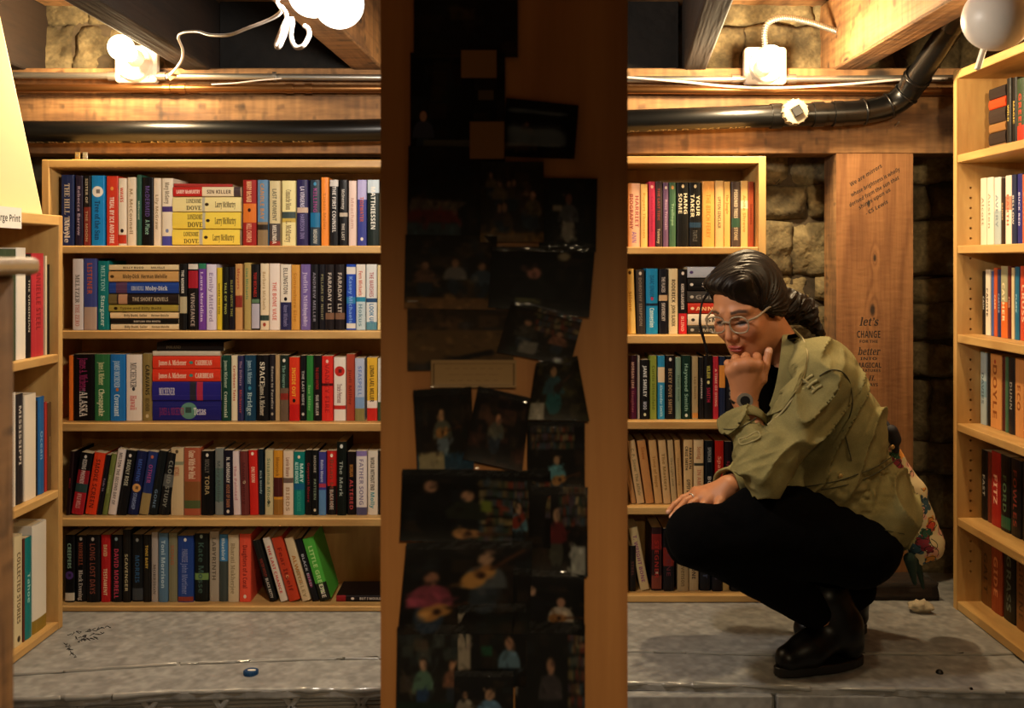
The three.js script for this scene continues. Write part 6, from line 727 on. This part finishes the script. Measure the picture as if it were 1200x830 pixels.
// details found on the cloth by tracing from outside towards it
function onCloth(px, py, lift = 0, dStart = 1.7) { const o = P(px, py, dStart), t = P(px, py, 3).sub(o).normalize(); for (let i = 0; i < 140; i++) { const d = jacketSDF(o.x, o.y, o.z); if (d < 0.0008) break; o.addScaledVector(t, Math.max(d * 0.6, 0.0006)); if (o.z < -2.35) return P(px, py, 2.05); } return o.addScaledVector(t, -lift); }
const clothLine = (pts, r, seg = 40) => tubeGeo(pts.map(([a, b]) => onCloth(a, b, 0)), r, seg, 6);
const seamMat = new THREE.MeshStandardMaterial({ name: 'olive seam', color: 0x3c3a22, roughness: 0.9 }), ropeMat = new THREE.MeshStandardMaterial({ name: 'olive cord', color: 0x8a8258, roughness: 0.9 });
for (const s of [[[960, 441], [972, 434], [985, 435], [994, 444], [998, 458], [999, 474], [995, 490], [988, 506]], [[990, 508], [993, 520], [998, 540]], [[940, 571], [960, 568], [985, 563], [1005, 556], [1025, 548], [1046, 535]], [[942, 577], [964, 574], [990, 569], [1012, 562], [1030, 553], [1049, 540]], [[1002, 602], [1018, 615], [1040, 622], [1060, 626]], [[848, 503], [860, 503], [874, 498], [886, 490]]]) mesh('seam', clothLine(s, 0.0013), seamMat, jacket);
for (const [a, b, c, d] of [[941, 449, 953, 440], [946, 455, 958, 446], [951, 461, 963, 452], [939, 444, 955, 457]]) mesh('shoulder_lacing', clothLine([[a, b], [(a + c) / 2, (b + d) / 2 - 1], [c, d]], 0.0034, 12), ropeMat, jacket);
{ const pts = [[866, 515], [876, 512], [888, 506], [890, 513], [878, 519], [868, 521]]; mesh('cuff_tab', clothLine([...pts, pts[0]], 0.0022, 40), ropeMat, jacket); }
for (const [a, b] of [[985, 558], [1046, 524]]) { const m = mesh('snap', new THREE.SphereGeometry(0.005, 14, 10), M.brass, jacket); m.position.copy(onCloth(a, b, 0.0)); m.scale.set(1, 1, 0.5); }
// collar: folded band around the neck and down the open front
function ribbon(center, width, thick, name, mat, parent) {
  const c = new THREE.CatmullRomCurve3(center.map((q) => q[0])), wv = center.map((q) => q[1]), n = 36, pos = [], idx = [], K = 8;
  for (let i = 0; i <= n; i++) { const t = i / n, p = c.getPoint(t), f = t * (wv.length - 1), a = Math.min(wv.length - 2, Math.floor(f)), dir = wv[a].clone().lerp(wv[a + 1], f - a).normalize(), tan = c.getTangent(t), nor = new V3().crossVectors(tan, dir).normalize(); const w = width(t); for (const [s, q] of [[-1, 1], [-0.4, 1.5], [0.4, 1.5], [1, 1], [1, -1], [0.4, -1], [-0.4, -1], [-1, -1]]) pos.push(...p.clone().addScaledVector(dir, s * w / 2).addScaledVector(nor, q * thick / 2 + 0.0015 * Math.sin(t * 23 + s * 2)).toArray()); }
  for (let i = 0; i < n; i++) for (let k = 0; k < K; k++) { const a = i * K + k, b = i * K + (k + 1) % K, d = a + K, e = b + K; idx.push(a, b, d, b, e, d); } for (const i of [0, n]) { const b = i * K; for (let k = 1; k < K - 1; k++) i ? idx.push(b, b + k, b + k + 1) : idx.push(b, b + k + 1, b + k); }
  const g = new THREE.BufferGeometry(); g.setAttribute('position', new THREE.Float32BufferAttribute(pos, 3)); g.setIndex(idx); g.computeVertexNormals(); gridUV(g, 'y'); return mesh(name, g, mat, parent);
}
function lapel() {   // turned-down collar flap lying on the cloth
  const inn = [[923, 393], [920, 408], [920, 426], [915, 448], [906, 470], [897, 489]], out = [[932, 391], [943, 402], [946, 416], [943, 434], [935, 455], [917, 480]], n = 40, m = 6, pos = [], idx = [], at = (l, t) => { const f = t * (l.length - 1), i = Math.min(l.length - 2, Math.floor(f)); return [0, 1].map((k) => mix(l[i][k], l[i + 1][k], f - i)); };
  for (const s of [0, 1]) for (let i = 0; i <= n; i++) for (let j = 0; j <= m; j++) { const a = at(inn, i / n), b = at(out, i / n), f = j / m, q = onCloth(mix(a[0], b[0], f), mix(a[1], b[1], f), (s ? 0.0012 : 0.006 + 0.005 * Math.sin(f * Math.PI))); pos.push(q.x, q.y, q.z); }
  const K = (n + 1) * (m + 1), id = (i, j) => i * (m + 1) + j; for (let i = 0; i < n; i++) for (let j = 0; j < m; j++) { const a = id(i, j), b = id(i, j + 1), c = id(i + 1, j), d = id(i + 1, j + 1); idx.push(a, c, b, b, c, d, K + a, K + b, K + c, K + b, K + d, K + c); }
  for (let i = 0; i < n; i++) for (const j of [0, m]) { const a = id(i, j), c = id(i + 1, j); idx.push(a, K + a, c, c, K + a, K + c); } for (let j = 0; j < m; j++) for (const i of [0, n]) { const a = id(i, j), c = id(i, j + 1); idx.push(a, c, K + a, c, K + c, K + a); }
  const g = new THREE.BufferGeometry(); g.setAttribute('position', new THREE.Float32BufferAttribute(pos, 3)); g.setIndex(idx); g.computeVertexNormals(); mesh('lapel', gridUV(toCreasedNormals(g, 0.9), 'y'), jacketMat, jacket);
}
const dn = (x, y, z) => new V3(x, y, z);
const collar = ribbon([[P(902, 408, 2.24), dn(-0.1, -1, -0.3)], [P(918, 389, 2.215), dn(0.4, -0.9, -0.2)], [P(927, 392, 2.13), dn(0.75, -0.75, 0.2)], [P(931, 410, 2.055), dn(0.9, -0.3, 0.4)], [P(926, 444, 2.025), dn(0.95, 0.05, 0.2)], [P(917, 466, 2.01), dn(0.95, 0.2, 0.1)], [P(906, 486, 2.015), dn(0.9, 0.3, 0.1)]], (t) => 0.036 + 0.022 * Math.sin(t * Math.PI) - 0.012 * (t > 0.9 ? 1 : 0), 0.006, 'collar', jacketMat, jacket);
lapel();
mesh('collar_highlight', clothLine([[930, 386], [941, 398], [946, 414], [944, 432], [938, 450], [927, 470], [914, 486], [900, 498]], 0.0024, 60), new THREE.MeshStandardMaterial({ name: 'olive edge highlight', color: 0x9a9068, roughness: 0.9 }), jacket);  // lighter tube paints a highlight along the lapel edge
mesh('collar_stitching', tubeGeo([P(936, 396, 2.09), P(944, 414, 2.03), P(938, 446, 2.005), P(928, 470, 1.995), P(915, 490, 2.0)], 0.0011, 30, 6), seamMat, jacket);
// cuffs: rolled rims
function cuff(c, n, r, label) { const g = new THREE.TorusGeometry(r, 0.0045, 10, 40), p = g.attributes.position; for (let i = 0; i < p.count; i++) { const x = p.getX(i), y = p.getY(i), t = Math.atan2(y, x); p.setZ(i, p.getZ(i) * 2.6 + 0.004 * Math.sin(t * 3)); } g.computeVertexNormals(); const m = mesh('cuff', gridUV(g, 'x'), jacketMat, jacket); m.position.copy(c); m.quaternion.setFromUnitVectors(new V3(0, 0, 1), n); }
cuff(P(873, 493, 2.034), P(871, 470, 2.06).sub(P(876, 503, 2.02)).normalize(), 0.043); cuff(P(855, 568.5, 2.185), P(845, 570, 2.16).sub(P(872, 566, 2.215)).normalize(), 0.037);
// black shirt in the open front
const shirtF = blend([cap(P(908, 436, 2.14), P(930, 480, 2.13), 0.058, 0.085), cap(P(930, 480, 2.13), P(975, 570, 2.13), 0.085, 0.09)], 0.03);
mesh('shirt', netMesh((x, y, z) => smax(shirtF(x, y, z), -neckHole2(x, y, z), 0.006), ...boxOf([P(900, 425, 2.14), P(975, 570, 2.13), P(925, 440, 2.05), P(925, 440, 2.22)], 0.09), 0.008), trMat, person).userData.label = 'black shirt';
function neckHole2(x, y, z) { return neckCap(x, y, z) - 0.006; }

// hair
const hairMat = new THREE.MeshPhysicalMaterial({ name: 'dark brown hair', color: 0x150d08, specularIntensity: 0.4, roughness: 0.46 });
const skull = ellip([0, 0.034, -0.016], [0.081, 0.098, 0.109]), side = ellip([0.052, -0.006, -0.02], [0.036, 0.05, 0.062]), side2 = ellip([-0.052, -0.006, -0.02], [0.036, 0.05, 0.062]), quiff = ellip([0.0, 0.088, 0.052], [0.062, 0.030, 0.045]);
const bunC = headL(...P(940, 364, 2.165).toArray());
const bun = ellip([0, 0, 0], [1, 1, 1]);
const bunCap = cap(v(bunC[0] * 0.62, bunC[1] * 0.5 - 0.01, -0.095), v(...bunC), 0.044, 0.036), tailCap = cap(v(...bunC), v(...headL(...P(960, 389, 2.14).toArray())), 0.028, 0.012);
function hairSDF(x, y, z) {
  const [a, b, c] = headL(x, y, z); let d = smin(smin(skull(a, b, c), side(a, b, c), 0.02), smin(side2(a, b, c), quiff(a, b, c), 0.02), 0.02);
  d = smax(d, c - 0.92 * b - 0.022 - 0.016 * Math.sin(a * 30), 0.012); d = smax(d, -b - 0.052 + 0.25 * (c + 0.05), 0.012);
  if (d < 0.02 && d > -0.03) { const s = Math.atan2(b - 0.0, -c + 0.05) * 0.085 + a * 0.9, t = c - b * 0.3; d -= 0.0030 * (1 - 2 * Math.abs(noise3(s * 110, t * 9, a * 20))) + 0.0015 * noise3(s * 260, t * 14, a * 60); }
  let e = smin(bunCap(a, b, c), tailCap(a, b, c), 0.012); if (e < 0.02 && e > -0.02) e -= 0.0060 * (1 - 2 * Math.abs(noise3(a * 60, b * 120 + c * 40, c * 30))); return smin(d, e, 0.010) * HS;
}
mesh('hair', netMesh(hairSDF, ...boxOf([headW(0.1, 0.15, 0.11), headW(-0.1, 0.15, 0.11), headW(0.1, -0.07, 0), headW(-0.1, -0.07, 0), headW(0.1, 0.12, -0.14), headW(-0.1, 0.1, -0.14), P(970, 398, 2.14)], 0.012), 0.0027), hairMat, person).userData.label = 'dark brown hair tied back';
{ const locks = []; const R = rng(12); for (let i = 0; i < 7; i++) { const o = (R() - 0.5) * 5; locks.push(tubeGeo([P(833 + o, 338 + R() * 4, 2.13), P(823 + o * 0.6, 356, 2.13), P(821 + o, 378 + R() * 6, 2.12), P(826 + o, 400, 2.11), P(831 + o, 412 + R() * 16, 2.105)], 0.0013, 20, 5)); } mesh('hair_lock', mergeGeometries(locks), hairMat, person); }
// glasses
{ const fr = new THREE.MeshPhysicalMaterial({ name: 'clear pale plastic', color: 0xb4a68e, roughness: 0.15, transmission: 0.5, thickness: 0.003, ior: 1.45 }), glasses = new THREE.Group(); glasses.name = 'glasses'; glasses.userData.label = 'clear plastic framed glasses'; person.add(glasses);
  const rim = (s) => { const pts = []; for (let i = 0; i < 28; i++) { const t = i / 28 * Math.PI * 2, ca = Math.cos(t), sa = Math.sin(t), e = 0.82, xx = Math.sign(ca) * Math.pow(Math.abs(ca), e) * 0.0245, yy = Math.sign(sa) * Math.pow(Math.abs(sa), e) * 0.0205; pts.push(headW(s * (0.0335 + xx * s * s) , -0.006 + yy, 0.104 - Math.abs(0.0335 + xx * s) * 0.10 - yy * 0.1)); } return pts; };
  for (const s of [-1, 1]) { const pts = rim(s); mesh('rim', tubeGeo(pts, 0.0019, 80, 8, true), fr, glasses); const ctr = pts.reduce((a, b) => a.add(b), new V3()).multiplyScalar(1 / pts.length), pos = [ctr.x, ctr.y, ctr.z], idx = []; pts.forEach((q, i) => { pos.push(q.x, q.y, q.z); idx.push(0, i + 1, (i + 1) % pts.length + 1); }); const lg = new THREE.BufferGeometry(); lg.setAttribute('position', new THREE.Float32BufferAttribute(pos, 3)); lg.setIndex(idx); lg.computeVertexNormals(); mesh('lens', lg, new THREE.MeshPhysicalMaterial({ name: 'spectacle lens', color: 0xffffff, transmission: 1, roughness: 0.02, thickness: 0, specularIntensity: 0.4 }), glasses);
    mesh('temple', tubeGeo([headW(s * 0.060, 0.004, 0.098), headW(s * 0.073, 0.004, 0.075), headW(s * 0.079, 0.006, 0.02), headW(s * 0.080, -0.002, -0.02)], 0.0025, 24, 8), fr, glasses); }
  mesh('bridge', tubeGeo([headW(-0.011, 0.001, 0.104), headW(0, 0.005, 0.107), headW(0.011, 0.001, 0.104)], 0.0023, 12, 8), fr, glasses); }
{ // watch and ring
  const w = new THREE.Group(); w.name = 'watch'; w.userData.label = 'steel watch on a dark strap'; person.add(w); const ax = P(872, 455, 2.055).sub(P(873, 475, 2.06)).normalize(), c = P(872.5, 468, 2.057), tw = new V3(-0.15, 0.05, 1).normalize(), sd = new V3().crossVectors(ax, tw).normalize();
  const st = new THREE.TorusGeometry(0.0275, 0.0035, 8, 40); st.scale(1, 1, 2.2); const m = mesh('strap', st, M.dark, w); m.position.copy(c); m.quaternion.setFromUnitVectors(new V3(0, 0, 1), ax);
  const cs = mesh('watch_case', new THREE.CylinderGeometry(0.0165, 0.0175, 0.009, 32), M.steel, w); cs.position.copy(c).addScaledVector(tw, 0.030).addScaledVector(sd, -0.002); cs.quaternion.setFromUnitVectors(new V3(0, 1, 0), tw); const dl = mesh('dial', new THREE.CylinderGeometry(0.0105, 0.0105, 0.001, 32), new THREE.MeshPhysicalMaterial({ name: 'dark dial', color: 0x1a1a1c, roughness: 0.2, clearcoat: 1 }), w); dl.position.copy(cs.position).addScaledVector(tw, 0.0048); dl.quaternion.copy(cs.quaternion);
  const a = P(804, 587, 2.17), b = P(794, 598, 2.155), rg = mesh('finger_ring', new THREE.TorusGeometry(0.0098, 0.0016, 8, 28), M.steel, person); rg.position.copy(P(811, 583.5, 2.178)); rg.quaternion.setFromUnitVectors(new V3(0, 0, 1), a.clone().sub(P(818, 580, 2.185)).normalize()); }

// ---------- floral bag on her back ----------
{
  const bag = thing('floral_bag', 'floral print cloth bag hanging behind the crouching person', 'bag');
  const tex = canvasTex(512, 512, (g) => { const R = rng(66); g.fillStyle = '#d8c79a'; g.fillRect(0, 0, 512, 512); const cols = ['#c8472f', '#7c1f30', '#2f5a44', '#d9923c', '#8c2c3c', '#385a6a', '#e0a890']; for (let i = 0; i < 120; i++) { const x = R() * 512, y = R() * 512, r = 12 + R() * 26; g.fillStyle = cols[i % cols.length]; for (let k = 0; k < 5; k++) { const t = k / 5 * 6.28 + R(); g.beginPath(); g.ellipse(x + Math.cos(t) * r * 0.6, y + Math.sin(t) * r * 0.6, r * 0.55, r * 0.38, t, 0, 7); g.fill(); } g.strokeStyle = '#1a1614'; g.lineWidth = 2.5; g.beginPath(); g.ellipse(x, y, r * 0.9, r * 0.7, R() * 3, 0, 5); g.stroke(); } for (let i = 0; i < 40; i++) { g.strokeStyle = '#20301f'; g.lineWidth = 3; g.beginPath(); const x = R() * 512, y = R() * 512; g.moveTo(x, y); g.quadraticCurveTo(x + R() * 80 - 40, y + R() * 80 - 40, x + R() * 120 - 60, y + R() * 120 - 60); g.stroke(); } });
  tex.wrapS = tex.wrapT = THREE.RepeatWrapping; tex.repeat.set(3.6, 3.6);
  const d = 2.19, f0b = blend([cap(P(1042, 520, d), P(1066, 578, d), 0.016, 0.034), cap(P(1066, 578, d), P(1083, 632, d), 0.034, 0.042), cap(P(1060, 590, d + 0.04), P(1078, 630, d + 0.05), 0.034, 0.045), cap(P(1085, 640, d), P(1074, 655, d), 0.036, 0.018)], 0.02), f = (x, y, z) => { const q = f0b(x, y, z); return q > 0.02 || q < -0.02 ? q : q + 0.004 * fbm3(x * 45, y * 30, z * 40, 2); };
  mesh('bag_body', netMesh(f, ...boxOf([P(1040, 510, d), P(1100, 665, d), P(1080, 640, d + 0.06)], 0.055), 0.005), new THREE.MeshStandardMaterial({ name: 'floral cotton', map: tex, roughness: 0.85 }), bag);
  const navy = new THREE.MeshStandardMaterial({ name: 'navy knot', color: 0x12131f, roughness: 0.7 });
  const kn = mesh('knot', netMesh(blend([cap(P(1045, 505, 2.16), P(1049, 515, 2.165), 0.014, 0.014), cap(P(1048, 517, 2.165), P(1050, 528, 2.17), 0.009, 0.008)], 0.008), ...boxOf([P(1045, 505, 2.16), P(1050, 528, 2.17)], 0.02), 0.004), navy, bag);
  mesh('strap', tubeGeo([P(1046, 506, 2.165), P(1040, 498, 2.17), P(1030, 485, 2.2)], 0.006, 12, 8), navy, bag);
  mesh('tassel', netMesh((x, y, z) => blend([cap(P(1066, 655, 2.17), P(1072, 684, 2.18), 0.014, 0.005), cap(P(1074, 655, 2.18), P(1082, 690, 2.19), 0.010, 0.004)], 0.008)(x, y, z), ...boxOf([P(1066, 655, 2.17), P(1082, 690, 2.19)], 0.02), 0.004), new THREE.MeshStandardMaterial({ name: 'dark teal cloth', color: 0x22382f, roughness: 0.9 }), bag);
}

scene.traverse((o) => { if (o.isMesh && o.castShadow === undefined) o.castShadow = o.receiveShadow = true; });
renderer.render(scene, camera);
